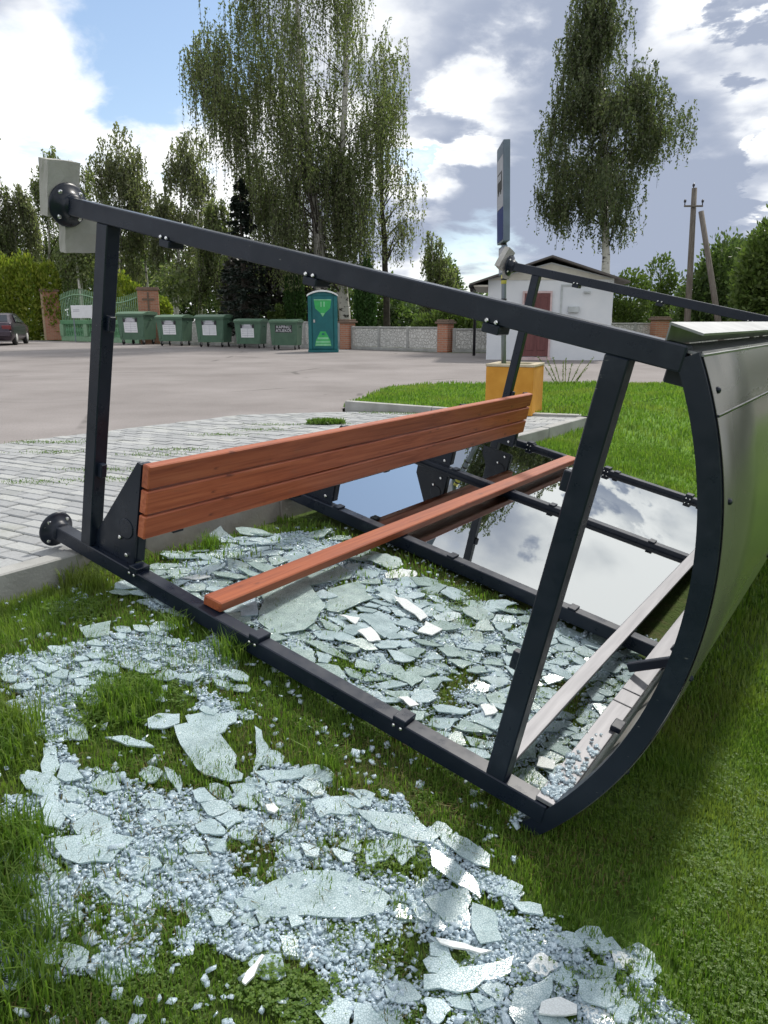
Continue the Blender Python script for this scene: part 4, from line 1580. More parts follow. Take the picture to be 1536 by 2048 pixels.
def px_env(Y, base_px, rows):
    """silhouette rows (py, px_left, px_right) at distance Y -> (z, x0, x1) relative to the base x"""
    b0 = atY(base_px[0], base_px[1], Y)[0]
    out_ = []
    for py, xl, xr in rows:
        l_, r_ = atY(xl, py, Y), atY(xr, py, Y)
        out_.append((l_[2], l_[0] - b0, r_[0] - b0))
    out_.sort()
    return b0, out_


def pxz(Y, b0, px, py, dy=0.0):
    p = atY(px, py, Y)
    return (p[0] - b0, dy, p[2])


# the large weeping birch behind the bins
Y = 36.0
b0, env = px_env(Y, (655, 650), [(-170, 560, 700), (-80, 480, 760), (0, 450, 775), (60, 420, 790), (110, 372, 800), (180, 395, 800), (250, 440, 795), (320, 470, 775), (400, 490, 745), (470, 510, 735), (530, 540, 730)])
hp = [(378, 100), (395, 118), (415, 130), (432, 150), (448, 165), (430, 185), (455, 215), (470, 250), (485, 290), (500, 330), (795, 130), (798, 180), (788, 215), (770, 120),
      (520, 380), (545, 400), (560, 360), (600, 330), (650, 320), (690, 350), (710, 400), (725, 360), (540, 430), (700, 440), (590, 390), (675, 400), (560, 450), (720, 460), (620, 300), (660, 280)]
birch('birch_tree', 'large weeping birch with white trunks towering behind the portable toilet', (b0, Y),
      [([pxz(Y, b0, 652, 690), pxz(Y, b0, 636, 480), pxz(Y, b0, 618, 330), pxz(Y, b0, 600, 100), pxz(Y, b0, 590, -120)], .30),
       ([pxz(Y, b0, 690, 690, .6), pxz(Y, b0, 683, 560, .6), pxz(Y, b0, 674, 430, .6), pxz(Y, b0, 690, 150, .3), pxz(Y, b0, 700, -60, 0)], .30)],
      env, 4300, .098, 2.3, 'birch_leaf', 11, 'birches of the cemetery', 26, 70, cl=80, depth=.7, hints=[(pxz(Y, b0, *q)[0], pxz(Y, b0, *q)[2]) for q in hp], tight=.40,
      clear=([pxz(Y, b0, 652, 690)[2], pxz(Y, b0, 636, 480)[2], pxz(Y, b0, 624, 395)[2]], [pxz(Y, b0, 652, 690)[0], pxz(Y, b0, 636, 480)[0], pxz(Y, b0, 624, 395)[0]], .42))
Y = 37.5
b0, env = px_env(Y, (772, 650), [(175, 770, 790), (240, 745, 800), (300, 745, 815), (360, 735, 840), (420, 735, 840), (470, 745, 825), (505, 760, 790)])
birch('birch_tree', 'slim sparse birch with dark trunk beside the large weeping birch', (b0, Y),
      [([pxz(Y, b0, 774, 690), pxz(Y, b0, 769, 480), pxz(Y, b0, 762, 360), pxz(Y, b0, 768, 190)], .17)],
      env, 330, .11, 1.2, 'birch_leaf_dull', 12, 'birches of the cemetery', 12, 30, 'bark_dark', cl=34)
Y = 33.0
b0, env = px_env(Y, (1212, 600), [(-30, 1165, 1245), (40, 1130, 1260), (100, 1125, 1275), (170, 1120, 1300), (220, 1095, 1350), (280, 1080, 1365), (340, 1060, 1350), (380, 1058, 1335), (420, 1100, 1315), (455, 1140, 1290), (485, 1160, 1260)])
birch('birch_tree', 'lone birch with rounded crown rising behind the white building', (b0, Y),
      [([pxz(Y, b0, 1213, 690), pxz(Y, b0, 1212, 540), pxz(Y, b0, 1211, 430), pxz(Y, b0, 1205, 200), pxz(Y, b0, 1200, 20)], .22)],
      env, 3900, .10, .85, 'birch_leaf_backlit', 13, 'birches of the cemetery', 16, 50, cl=64, tight=.5)
for args in [
    (52.0, (236, 640), [(255, 228, 250), (300, 195, 280), (360, 185, 300), (430, 185, 300), (500, 190, 290), (560, 200, 280)], (243, 640, 238, 290), 900, 'tall birch with grey-brown crown behind the front post of the shelter', 21, .16),
    (50.0, (345, 640), [(262, 365, 395), (310, 325, 415), (380, 300, 425), (450, 300, 430), (520, 300, 420), (570, 310, 400)], (352, 640, 365, 290), 1000, 'tall birch whose leaning trunk ends above the second green bin', 22, .16),
    (54.0, (30, 640), [(375, 15, 45), (420, 0, 70), (480, -10, 80), (540, -10, 80)], (32, 640, 30, 400), 500, 'birch at the far edge of the wood above the yellow hedge', 23, .16),
    (53.0, (-30, 640), [(340, -60, 5), (400, -90, 15), (470, -100, 25), (540, -100, 30)], (-35, 640, -40, 360), 600, 'birch half hidden beyond the edge of the yellow hedge', 24, .16),
    (47.0, (160, 640), [(330, 140, 175), (390, 110, 205), (450, 105, 215), (520, 110, 215), (560, 120, 210)], (168, 640, 145, 350), 700, 'birch with a thin pale trunk behind the green gate railings', 25, .15),
    (46.0, (400, 640), [(405, 420, 460), (450, 395, 470), (510, 380, 475), (560, 385, 470), (600, 395, 450)], (401, 650, 396, 420), 600, 'small birch with straight white trunk above the middle bin', 26, .15),
    (58.0, (100, 640), [(300, 85, 110), (360, 70, 130), (420, 60, 150), (520, 60, 150)], (100, 640, 98, 320), 500, 'distant birch seen past the broken concrete footing', 27, .17),
    (48.0, (862, 640), [(472, 850, 880), (510, 838, 895), (555, 838, 915), (600, 840, 920), (635, 842, 915)], (868, 660, 864, 490), 520, 'young birch standing in the gap before the white building', 28, .15),
]:
    Y, bp, rows, tk, ns, lab, sd_, lf = args
    b0, env = px_env(Y, bp, rows)
    birch('birch_tree', lab, (b0, Y), [([pxz(Y, b0, tk[0], 690), pxz(Y, b0, tk[0] * .6 + tk[2] * .4, tk[1] * .6 + tk[3] * .4), pxz(Y, b0, tk[2], tk[3])], .17)],
          env, ns, lf, 1.6, 'birch_leaf_dull' if sd_ in (21, 22, 23) else 'birch_leaf', sd_, 'birches of the cemetery', 16, 24, cl=36, tight=.4)
# overhanging birch just outside the frame on the left: a few twigs reach in
Y = 20.0
b0, env = px_env(Y, (-260, 640), [(20, -330, -60), (80, -420, 0), (150, -440, 6), (220, -430, 2), (330, -400, -60)])
birch('birch_tree', 'birch at the edge of the photo whose hanging twigs reach into the sky', (b0, Y),
      [([(0, 0, -.2), (0, 0, 4), (.2, 0, 8.3)], .2)], env, 500, .09, 1.3, 'birch_leaf', 31, 'birches of the cemetery', 13, 24, cl=30)


def conifer(label, px, pyb, pyt, halfpx, Y, n, mt, seed, leaf=.16):
    p0, p1 = atY(px, pyb, Y), atY(px, pyt, Y)
    h = p1[2]
    rw = halfpx / 1550 * Y
    r = np.random.default_rng(seed)
    t_ = thing('spruce_tree', label, 'tree', (p0[0], Y, 0))
    MB().tube([(0, 0, -.2), (0, 0, h)], [.2, .02], 8).build('trunk', MATS['bark_dark'], t_, True)
    # whorls of drooping boughs
    nb = 150
    bz = np.sort(r.uniform(.05, .99, nb)) * h
    C, A, S = [], [], []
    per = n // nb
    lb = MB()
    for z in bz:
        a = r.uniform(0, 2 * np.pi)
        ln_ = rw * (1 - z / h) ** .85 * r.uniform(.75, 1.1) + .15
        d = np.array([math.cos(a), math.sin(a), 0])
        s = np.sqrt(r.uniform(.02, 1, per))
        z_off = -.30 * ln_ * s + .18 * ln_ * s ** 2
        lat = r.normal(0, .12 * ln_ + .05, per) * (1.1 - s)
        side = np.array([-d[1], d[0], 0])
        C.append(d * (s * ln_)[:, None] + side * lat[:, None] + np.stack([0 * s, 0 * s, z + z_off - np.abs(r.normal(0, .10, per))], -1))
        A.append(unit(d + side * np.sign(lat)[:, None] * .7 + r.normal(0, .35, (per, 3)) + [0, 0, -.25]))
        lb.tube([(0, 0, z), tuple(d * ln_ * .9 + np.array([0, 0, z - .12 * ln_]))], [.03, .008], 4, False)
    lb.build('bough', MATS['bark_dark'], t_)
    C = np.concatenate(C)
    A = np.concatenate(A)
    S = unit(np.cross(A, unit(r.normal(0, .5, (len(A), 3)) + [0, 0, 1])))
    v_, q_ = leaf_quads(C, A, S, leaf * r.uniform(.8, 1.6, len(C)), leaf * .55 * r.uniform(.6, 1.2, len(C)))
    np_mesh('crown', v_, q_, MATS[mt], t_)


conifer('dark spruce pointing up between the large birch and the far birches', 492, 660, 352, 66, 35.0, 15000, 'spruce_needle', 41)
conifer('dark spruce crown showing behind the large birch trunks', 645, 660, 430, 60, 44.0, 9000, 'spruce_needle', 42)


def bush(name, label, cat, px, pyb, Y, blobs, n, leaf, mt, seed, trunk=True, group=None, up=.3, shell=.5, asp=1.2):
    """blobs in px: (px, py, half width px, half height px)"""
    p0 = atY(px, pyb, Y)
    t_ = thing(name, label, cat, (p0[0], Y, 0), 0, group)
    cs, rs = [], []
    for bx_, by_, hx_, hy_ in blobs:
        q = atY(bx_, by_, Y)
        cs.append((q[0] - p0[0], 0, q[2]))
        rs.append((hx_ / 1550 * Y, min(hx_, 80) / 1550 * Y * .8, hy_ / 1550 * Y))
    if trunk:
        mb = MB()
        for c_, r2 in zip(cs, rs):
            mb.tube([(c_[0] * .6, 0, -.1), (c_[0] * .8, 0, c_[2] * .5), (c_[0], 0, c_[2] + r2[2] * .5)], [.07, .05, .015], 6)
        mb.build('trunk', MATS['bark_dark'], t_, True)
    mass(t_, 'crown', cs, rs, n, leaf, mt, seed, up, shell, asp, zmin=-.05)
    return t_


bush('copper_beech', 'dark purple-black leafy tree behind the fourth and fifth bins', 'tree', 530, 690, 38.5,
     [(490, 590, 48, 50), (560, 575, 48, 62), (530, 530, 50, 40), (600, 600, 30, 45), (480, 540, 30, 30)], 5200, .20, 'dark_purple_leaf', 51)
for px_, w_, top, lab, sd_ in ((590, 20, 525, 'column shaped thuja hiding behind the portable toilet', 52), (733, 18, 520, 'dark green column shaped thuja above the fence, right of the toilet', 53),
                               (717, 8, 560, 'narrow thuja close beside the white birch trunk', 54)):
    bush('thuja', lab, 'tree', px_, 690, 35.0 if px_ != 590 else 36.0, [(px_, (top + 670) / 2, w_, (670 - top) / 2), (px_, 620, w_ * 1.1, 55)], 4200 if w_ > 10 else 1500, .085, 'thuja_leaf', sd_, True, None, 1.5, .75, 1.6)
bush('thuja_hedge', 'big yellow-green thuja hedge behind the parked car', 'hedge', 50, 690, 46.5,
     [(10, 590, 40, 75), (55, 600, 40, 85), (100, 600, 26, 72), (-40, 590, 40, 75)], 12000, .15, 'yellow_thuja_leaf', 55, False, None, 1.2, .8, 1.5)
bush('thuja_hedge', 'small yellow thuja beside the pillar with the dark cross', 'hedge', 255, 690, 42.5,
     [(250, 610, 22, 62), (275, 620, 16, 50)], 3200, .12, 'yellow_thuja_leaf', 56, False, None, 1.2, .8, 1.5)
bush('yellow_bush', 'low yellow-green bush between cross pillar and first bins', 'bush', 325, 690, 41.5, [(325, 625, 20, 30)], 1300, .12, 'yellow_thuja_leaf', 57, False)
bush('green_bush', 'small bright bush above the fifth bin', 'bush', 560, 690, 36.0, [(558, 640, 24, 30)], 1500, .10, 'bush_leaf', 58, False)
bush('willow_bush', 'pale grey-green willow bush spilling over the fence beside the white building', 'bush', 880, 700, 33.0,
     [(860, 655, 38, 28), (910, 648, 40, 34), (885, 640, 30, 24), (940, 660, 30, 28)], 4200, .11, 'bush_leaf', 59, False, None, .8, .4, 1.9)
bush('leafy_tree', 'round dark green tree beside the young birch near the white building', 'tree', 890, 690, 50.0, [(890, 560, 30, 42), (905, 590, 28, 40), (870, 600, 30, 40)], 3500, .17, 'dark_bush_leaf', 60)
for args in [
    ('loose bush with pale leaves behind the white building corner', 1260, 36.0, [(1260, 600, 45, 60), (1245, 640, 40, 40)], 3200, .12, 'bush_leaf', 61),
    ('feathery young tree in front of the utility pole strut', 1325, 39.0, [(1320, 560, 32, 52), (1340, 600, 36, 60), (1310, 620, 30, 50)], 2600, .12, 'bush_leaf', 62),
    ('very dark bushy tree behind the leaning strut', 1420, 36.0, [(1415, 600, 55, 72), (1450, 560, 60, 85), (1400, 640, 60, 50)], 6500, .15, 'dark_bush_leaf', 63),
    ('mid green tree at the edge of the photo above the roof gutter', 1530, 26.0, [(1530, 560, 62, 100), (1560, 540, 70, 110), (1500, 610, 40, 60)], 7500, .12, 'bush_leaf', 64),
    ('dark pointed treetop behind the mid green tree', 1490, 44.0, [(1475, 520, 45, 40), (1530, 500, 40, 48), (1440, 545, 40, 34), (1530, 455, 9, 18)], 5200, .16, 'dark_bush_leaf', 65),
]:
    lab, px_, Y, bl_, n_, lf, mt_, sd_ = args
    bush('leafy_tree', lab, 'tree', px_, 690, Y, bl_, n_, lf, mt_, sd_, True, 'bushy trees behind the white building', .5, .5, 1.4)

# the wood behind everything: one mass nobody could count
cs, rs = [], []
r = np.random.default_rng(77)
for px_ in range(-260, 1000, 26):
    Yw = r.uniform(62, 74)
    top = np.interp(px_, [-260, 0, 120, 300, 450, 620, 760, 840, 940, 1000], [470, 470, 480, 480, 500, 520, 560, 590, 590, 600]) + r.uniform(-12, 22)
    a, b2 = atY(px_, top, Yw), atY(px_, 660, Yw)
    zc2 = a[2] / 2
    cs.append((a[0], Yw, zc2))
    rs.append((r.uniform(1.1, 1.9), 1.6, zc2 + .4))
mass(None, 'woodland', cs, rs, 42000, .30, 'dark_bush_leaf', 71, .3, .25, 1.3, kind='stuff', label='dark mass of woodland foliage behind the cemetery', zmin=-.05)
cs, rs = [], []
for px_ in range(1180, 2300, 34):
    Yw = r.uniform(62, 74)
    top = np.interp(px_, [1180, 1300, 1500, 2300], [600, 590, 540, 470]) + r.uniform(-8, 14)
    a = atY(px_, top, Yw)
    cs.append((a[0], Yw, a[2] / 2))
    rs.append((r.uniform(1.4, 2.2), 1.6, a[2] / 2 + .4))
for a_ in range(44, 118, 3):
    dR = r.uniform(30, 38)
    hh = r.uniform(3.2, 4.6)
    cs.append((dR * math.sin(R_(a_)), dR * math.cos(R_(a_)), hh))
    rs.append((2.2, 2.2, hh + .4))
mass(None, 'woodland', cs, rs, 42000, .30, 'dark_bush_leaf', 72, .3, .25, 1.3, kind='stuff', label='dark mass of woodland foliage behind the lawn', zmin=-.05)
# thin white trunks in the wood
for k, (px0, px1, top, Y) in enumerate([(150, 168, 500, 45.5), (345, 352, 560, 45), (24, 40, 480, 55), (205, 198, 470, 49), (285, 300, 450, 52)]):
    p0, p1 = atY(px1, 640, Y), atY(px0, top, Y)
    t_ = thing('birch_tree', ['pale slanting birch stem behind the green gate', 'thin white birch stem above the second bin', 'thin pale birch stem over the yellow hedge',
                              'pale birch stem behind the near shelter crossbar', 'grey birch stem behind the pillar with the cross'][k], 'tree', (p0[0], Y, 0), 0, 'thin birch stems in the wood')
    MB().tube([(0, 0, -.2), ((p1[0] - p0[0]) * .45, 0, p1[2] * .5), (p1[0] - p0[0], 0, p1[2])], [.10, .085, .03], 7).build('trunk', MATS['bark_birch'], t_, True)
    cc = [((p1[0] - p0[0]) * f_ + dx, 0, p1[2] * f_) for f_, dx in ((.8, .3), (.95, -.3), (1.05, .1))]
    mass(t_, 'crown', cc, [(.9, .8, .9)] * 3, 700, .16, 'birch_leaf', 80 + k, -.8, .2, 1.3)

# tall weed stalks by the lawn edge and a weed tuft on the pavement
wd = at(1130, 772, .0)
wt = thing('weed_stalks', 'tall thin weed stalks on the lawn edge before the white building', 'weed', (wd[0], wd[1], 0))
mb = MB()
lv = []
r = np.random.default_rng(5)
for k in range(9):
    x0 = (k - 4) * .035
    x1 = x0 * 3.2 + r.normal(0, .03)
    h_ = r.uniform(.30, .52)
    mb.tube([(x0, 0, 0), ((x0 + x1) / 2, 0, h_ * .55), (x1, r.normal(0, .03), h_)], [.006, .005, .003], 5)
    for j in range(16):
        f_ = r.uniform(.2, 1)
        lv.append((x0 + (x1 - x0) * f_, r.normal(0, .01), h_ * f_))
mb.build('stem', MATS['yellow_thuja_leaf'], wt)
C = np.array(lv)
A = unit(r.normal(0, .5, C.shape) + [0, 0, .7])
S = unit(np.cross(A, r.normal(0, 1, C.shape)))
v_, q_ = leaf_quads(C, A, S, np.full(len(C), .06), np.full(len(C), .016))
np_mesh('leaves', v_, q_, MATS['bush_leaf'], wt)


# ------------------------------------------------------------------ grass blades
def in_poly(P2, poly):
    x, y = P2[:, 0], P2[:, 1]
    inside = np.zeros(len(x), bool)
    n = len(poly)
    j = n - 1
    for i in range(n):
        xi, yi = poly[i]
        xj, yj = poly[j]
        c_ = ((yi > y) != (yj > y)) & (x < (xj - xi) * (y - yi) / (yj - yi + 1e-12) + xi)
        inside ^= c_
        j = i
    return inside


def vnoise(x, y, s, seed=0):
    # smooth value noise, vectorised
    x = x / s
    y = y / s
    xi, yi = np.floor(x).astype(int), np.floor(y).astype(int)
    fx, fy = x - xi, y - yi
    fx, fy = fx * fx * (3 - 2 * fx), fy * fy * (3 - 2 * fy)

    def h(a, b2):
        q = np.sin(a * 127.1 + b2 * 311.7 + seed * 74.7) * 43758.5453
        return q - np.floor(q)
    return (h(xi, yi) * (1 - fx) + h(xi + 1, yi) * fx) * (1 - fy) + (h(xi, yi + 1) * (1 - fx) + h(xi + 1, yi + 1) * fx) * fy


# where the broken glass lies, outlined on the ground
ZA = [(270, 1190), (345, 1130), (400, 1080), (520, 1072), (660, 1080), (745, 1125), (860, 1180), (1060, 1240), (1190, 1290), (1330, 1335), (1240, 1470), (1090, 1590), (1000, 1560), (880, 1500), (620, 1365), (480, 1270), (330, 1215)]
ZB1 = [(20, 1345), (60, 1320), (150, 1300), (215, 1270), (330, 1262), (420, 1290), (495, 1385), (478, 1445), (400, 1440), (330, 1360), (230, 1330), (180, 1400), (205, 1470), (120, 1485), (40, 1420)]
ZB2 = [(80, 1500), (120, 1505), (130, 1545), (230, 1532), (330, 1570), (420, 1600), (470, 1560), (530, 1480), (545, 1555), (640, 1560), (640, 1610), (740, 1612), (880, 1665), (985, 1715), (1045, 1790), (1088, 1830), (1100, 1905), (1190, 1880), (1260, 1895), (1310, 1960), (1410, 2000), (1420, 2060),
       (640, 2060), (560, 1960), (420, 1990), (300, 1930), (100, 1960), (0, 1960), (0, 1880), (60, 1800), (75, 1700)]
HOLES = [(505, 1715, 48, 40), (740, 1735, 55, 22), (845, 1760, 60, 26), (830, 1905, 40, 60), (600, 1985, 60, 46), (270, 1830, 60, 16), (340, 1855, 26, 26), (350, 1560, 34, 22), (250, 1560, 32, 26), (820, 1715, 34, 18), (985, 1800, 34, 28), (1060, 1850, 36, 20),
         (1190, 1935, 50, 16), (920, 1390, 30, 34), (700, 1440, 40, 26), (345, 1722, 16, 22), (120, 1850, 30, 18), (440, 1870, 46, 14), (400, 1095, 40, 22), (1150, 1400, 50, 40), (690, 1330, 26, 14), (560, 1985, 40, 30)]


def glassiness(pts):
    """0..1: how much crushed glass covers each ground point"""
    pts = np.asarray(pts, float).copy()
    wx, wy = pts[:, 0].copy(), pts[:, 1].copy()
    pts[:, 0] += .20 * (vnoise(wx, wy, .16, 31) - .5) + .10 * (vnoise(wx, wy, .05, 32) - .5)
    pts[:, 1] += .20 * (vnoise(wx, wy, .16, 33) - .5) + .10 * (vnoise(wx, wy, .05, 34) - .5)
    pp, dep = proj(pts)
    ins = in_poly(pp, ZA) * .95
    ins = np.maximum(ins, in_poly(pp, ZB1) * .8)
    ins = np.maximum(ins, in_poly(pp, ZB2) * 1.0)
    for hx_, hy_, a, b2 in HOLES:
        rr2 = ((pp[:, 0] - hx_) / a) ** 2 + ((pp[:, 1] - hy_) / b2) ** 2
        ins = np.where(rr2 < 1, ins * .08, np.where(rr2 < 1.6, ins * .5, ins))
    nz = vnoise(pts[:, 0], pts[:, 1], .11, 3) * .6 + vnoise(pts[:, 0], pts[:, 1], .045, 5) * .4
    return np.where(dep > .3, ins * sstep(nz, .22, .42), 0)


def blades(n, dist_lo, dist_hi, hlo, hhi, wd, mt, seed, name, label, keep=None, bend=.5, az=(-62, 62), rows=3):
    r = np.random.default_rng(seed)
    # uniform over an annulus sector in front of the camera
    a = np.radians(r.uniform(az[0], az[1], n))
    rad = np.sqrt(r.uniform(dist_lo ** 2, dist_hi ** 2, n))
    x, y = np.sin(a) * rad, np.cos(a) * rad
    e, d = ed(x, y)
    fp = np.stack([x, y], -1)
    far = in_poly(fp, far_poly)
    ok = ((d > .015) | far)
    x, y, far = x[ok], y[ok], far[ok]
    z = np.where(far, .012, zlawn(x, y))
    P3 = np.stack([x, y, z], -1)
    if keep is not None:
        kk = r.uniform(0, 1, len(P3)) < keep(P3)
        P3 = P3[kk]
    n = len(P3)
    tall = vnoise(P3[:, 0], P3[:, 1], .35, 9)
    h = r.uniform(hlo, hhi, n) * (.55 + .9 * tall)
    hd = r.uniform(0, 2 * np.pi, n)
    lean = r.uniform(.1, 1, n) * bend
    dx = np.stack([np.cos(hd), np.sin(hd), 0 * hd], -1)
    sd_ = np.stack([-np.sin(hd), np.cos(hd), 0 * hd], -1)
    wv = wd * r.uniform(.6, 1.3, n)
    m1 = P3 + dx * (lean * h * .3)[:, None] + np.array([0, 0, 1]) * (h * .6)[:, None]
    tpp = P3 + dx * (lean * h)[:, None] + np.array([0, 0, 1]) * (h * (1 - .35 * lean))[:, None]
    P3 = P3 - [0, 0, .006]
    v_ = np.stack([P3 - sd_ * wv[:, None] * .5, P3 + sd_ * wv[:, None] * .5, m1 + sd_ * wv[:, None] * .42, m1 - sd_ * wv[:, None] * .42, tpp + sd_ * wv[:, None] * .06, tpp - sd_ * wv[:, None] * .06], 1).reshape(-1, 3)
    i = np.arange(n)[:, None] * 6
    q_ = np.concatenate([i + [0, 1, 2, 3], i + [3, 2, 4, 5]], 0)
    return np_mesh(name, v_, q_, MATS[mt], None, kind='stuff', label=label)


def under_pane(P3):
    q = P3 - np.array(SO)
    u, v = q @ np.array(SU), q @ np.array(SV)
    return (u > L3 - .05) & (u < L + .05) & (v > .15) & (v < 2.5)


def keep_near(P3):
    g_ = glassiness(P3)
    n_ = vnoise(P3[:, 0], P3[:, 1], .22, 2)
    e, d = ed(P3[:, 0], P3[:, 1])
    worn = np.where((d < 2.1) & (e < 3), .72, 1.0)
    return np.where(under_pane(P3), .0, (1 - .93 * g_) * (.45 + .55 * sstep(n_, .15, .5)) * worn)


blades(300000, .9, 3.6, .016, .046, .0034, 'grass', 101, 'grass', 'short green grass of the lawn around the shelter', keep_near)
blades(210000, 3.6, 8.5, .025, .055, .0075, 'grass', 102, 'grass', 'mown green lawn beyond the fallen shelter', keep_near, az=(-40, 50))
blades(110000, 8.5, 16, .03, .065, .013, 'grass', 103, 'grass', 'sunlit lawn beside the parking place', None, az=(-10, 50))


def keep_dry(P3):
    g_ = glassiness(P3)
    n_ = vnoise(P3[:, 0], P3[:, 1], .30, 21)
    e, d = ed(P3[:, 0], P3[:, 1])
    return np.where(under_pane(P3), 0, np.where((d < 2.6) & (e < 2.0), sstep(n_, .45, .75) * (1 - .75 * g_), .12 * sstep(n_, .5, .8)))


blades(120000, .9, 4.6, .010, .040, .003, 'dry_grass', 104, 'grass', 'straw coloured dry grass among the broken glass', keep_dry, 1.4)


def tuft_keep(cents, rad):
    cc = np.array([at_lawn(*c_)[:2] for c_ in cents])

    def f_(P3):
        dm = np.min(np.linalg.norm(P3[:, None, :2] - cc[None], axis=2) / np.array(rad)[None], axis=1)
        return sstep(1 - dm, 0, .6)
    return f_


blades(260000, .9, 4.2, .05, .11, .0040, 'grass', 105, 'grass', 'long grass tufts by the kerb and at the edge of the glass',
       tuft_keep([(150, 1170), (190, 1180), (30, 1470), (-10, 1500), (15, 1960), (30, 1890), (-10, 1830), (250, 1420), (300, 1400), (460, 1320), (650, 1545), (350, 1265), (30, 1700), (640, 1060), (420, 1100)],
                 [.09, .09, .12, .16, .14, .12, .14, .12, .09, .08, .05, .07, .12, .12, .07]), .8)


# clover and broad-leaved weeds
def leaflets(n, seed, cents, rads, size, mt, name, label, hmax=.03):
    r = np.random.default_rng(seed)
    cc = np.array([at_lawn(*c_)[:2] for c_ in cents])
    rads = np.array(rads)
    k = r.choice(len(cc), n, p=rads ** 2 / (rads ** 2).sum())
    p = cc[k] + unit(r.normal(0, 1, (n, 2))) * (np.sqrt(r.uniform(0, 1, n)) * rads[k])[:, None]
    p = p[vnoise(p[:, 0], p[:, 1], .09, 4) > .35]
    n = len(p)
    z = zlawn(p[:, 0], p[:, 1]) + r.uniform(.006, hmax, n)
    vs, qs = [], []
    C0 = np.stack([p[:, 0], p[:, 1], z], -1)
    a0 = r.uniform(0, 2 * np.pi, n)
    for j in range(3):
        a = a0 + j * 2.094
        A = unit(np.stack([np.cos(a), np.sin(a), r.normal(.1, .25, n)], -1))
        S = unit(np.cross(A, np.array([0, 0, 1.0]) + r.normal(0, .15, (n, 3))))
        sz = size * r.uniform(.7, 1.3, n)
        v_, q_ = leaf_quads(C0 + A * (sz * .5)[:, None], A, S, sz, sz * .9)
        qs.append(q_ + sum(len(q) for q in vs))
        vs.append(v_)
    return np_mesh(name, np.concatenate(vs), np.concatenate(qs), MATS[mt], None, kind='stuff', label=label)


leaflets(5000, 111, [(600, 1985), (560, 2010), (740, 1730), (830, 1745), (290, 1400), (200, 1420), (620, 1050), (900, 1200), (150, 1230)],
         [.10, .10, .06, .08, .14, .12, .12, .15, .15], .0085, 'clover', 'clover', 'low clover leaves among the glass')
rl = np.random.default_rng(92)
leaflets(9000, 113, [(float(rl.uniform(1080, 1640)), float(rl.uniform(1330, 2080))) for _ in range(60)], [float(q) for q in rl.uniform(.08, .26, 60)], .0065, 'clover', 'clover',
         'small clover leaves scattered through the lawn on the right of the fallen roof', .03)
rm = np.random.default_rng(91)
mc = [(float(rm.uniform(0, 1000)), float(rm.uniform(1240, 2030))) for _ in range(70)]
leaflets(26000, 112, mc, [float(q) for q in rm.uniform(.06, .16, 70)], .0058, 'clover', 'moss', 'low moss and tiny leaves in the worn grass around the glass', .016)


# ------------------------------------------------------------------ broken glass
def ground_pts(poly_px):
    return [at_lawn(px, py) for px, py in poly_px]


shard_log = []


def shard(poly3, mt, label, group, lift=.012, tilt=(0, 0), th=.0048, name='glass_shard'):
    """one flat fragment: ragged outline, real thickness, own tilt"""
    P3 = np.array(poly3)
    c0 = P3.mean(0)
    loc = P3 - c0
    # roughen the outline
    pts = []
    n = len(loc)
    size = np.abs(loc[:, :2]).max()
    for i in range(n):
        a, b2 = loc[i], loc[(i + 1) % n]
        pts.append(a)
        if np.linalg.norm(b2 - a) > .05:
            nrm = np.array([b2[1] - a[1], a[0] - b2[0], 0])
            nrm = nrm / (np.linalg.norm(nrm) + 1e-9)
            for f_ in (.33, .66):
                pts.append(a + (b2 - a) * f_ + nrm * rng.normal(0, .05) * np.linalg.norm(b2 - a))
    n = len(pts)
    # fit the slope of the ground below
    gx = float(zlawn(c0[0] + .05, c0[1]) - zlawn(c0[0] - .05, c0[1])) / .1 + tilt[0]
    gy = float(zlawn(c0[0], c0[1] + .05) - zlawn(c0[0], c0[1] - .05)) / .1 + tilt[1]
    top = [(p[0], p[1], gx * p[0] + gy * p[1] + th / 2) for p in pts]
    bot = [(p[0] * .985, p[1] * .985, gx * p[0] + gy * p[1] - th / 2) for p in pts]
    mb = MB()
    mb.add(top + bot, [tuple(range(n)), tuple(range(2 * n - 1, n - 1, -1))] + [(i, n + i, n + (i + 1) % n, (i + 1) % n) for i in range(n)])
    zc_ = float(zlawn(c0[0], c0[1])) + lift + size * (abs(tilt[0]) + abs(tilt[1])) * .4
    if label is None:
        return mb, (c0[0], c0[1], zc_)
    o = mb.build(name, MATS[mt], None)
    o.location = (c0[0], c0[1], zc_)
    tag(o, label, 'glass shard', group)
    return o


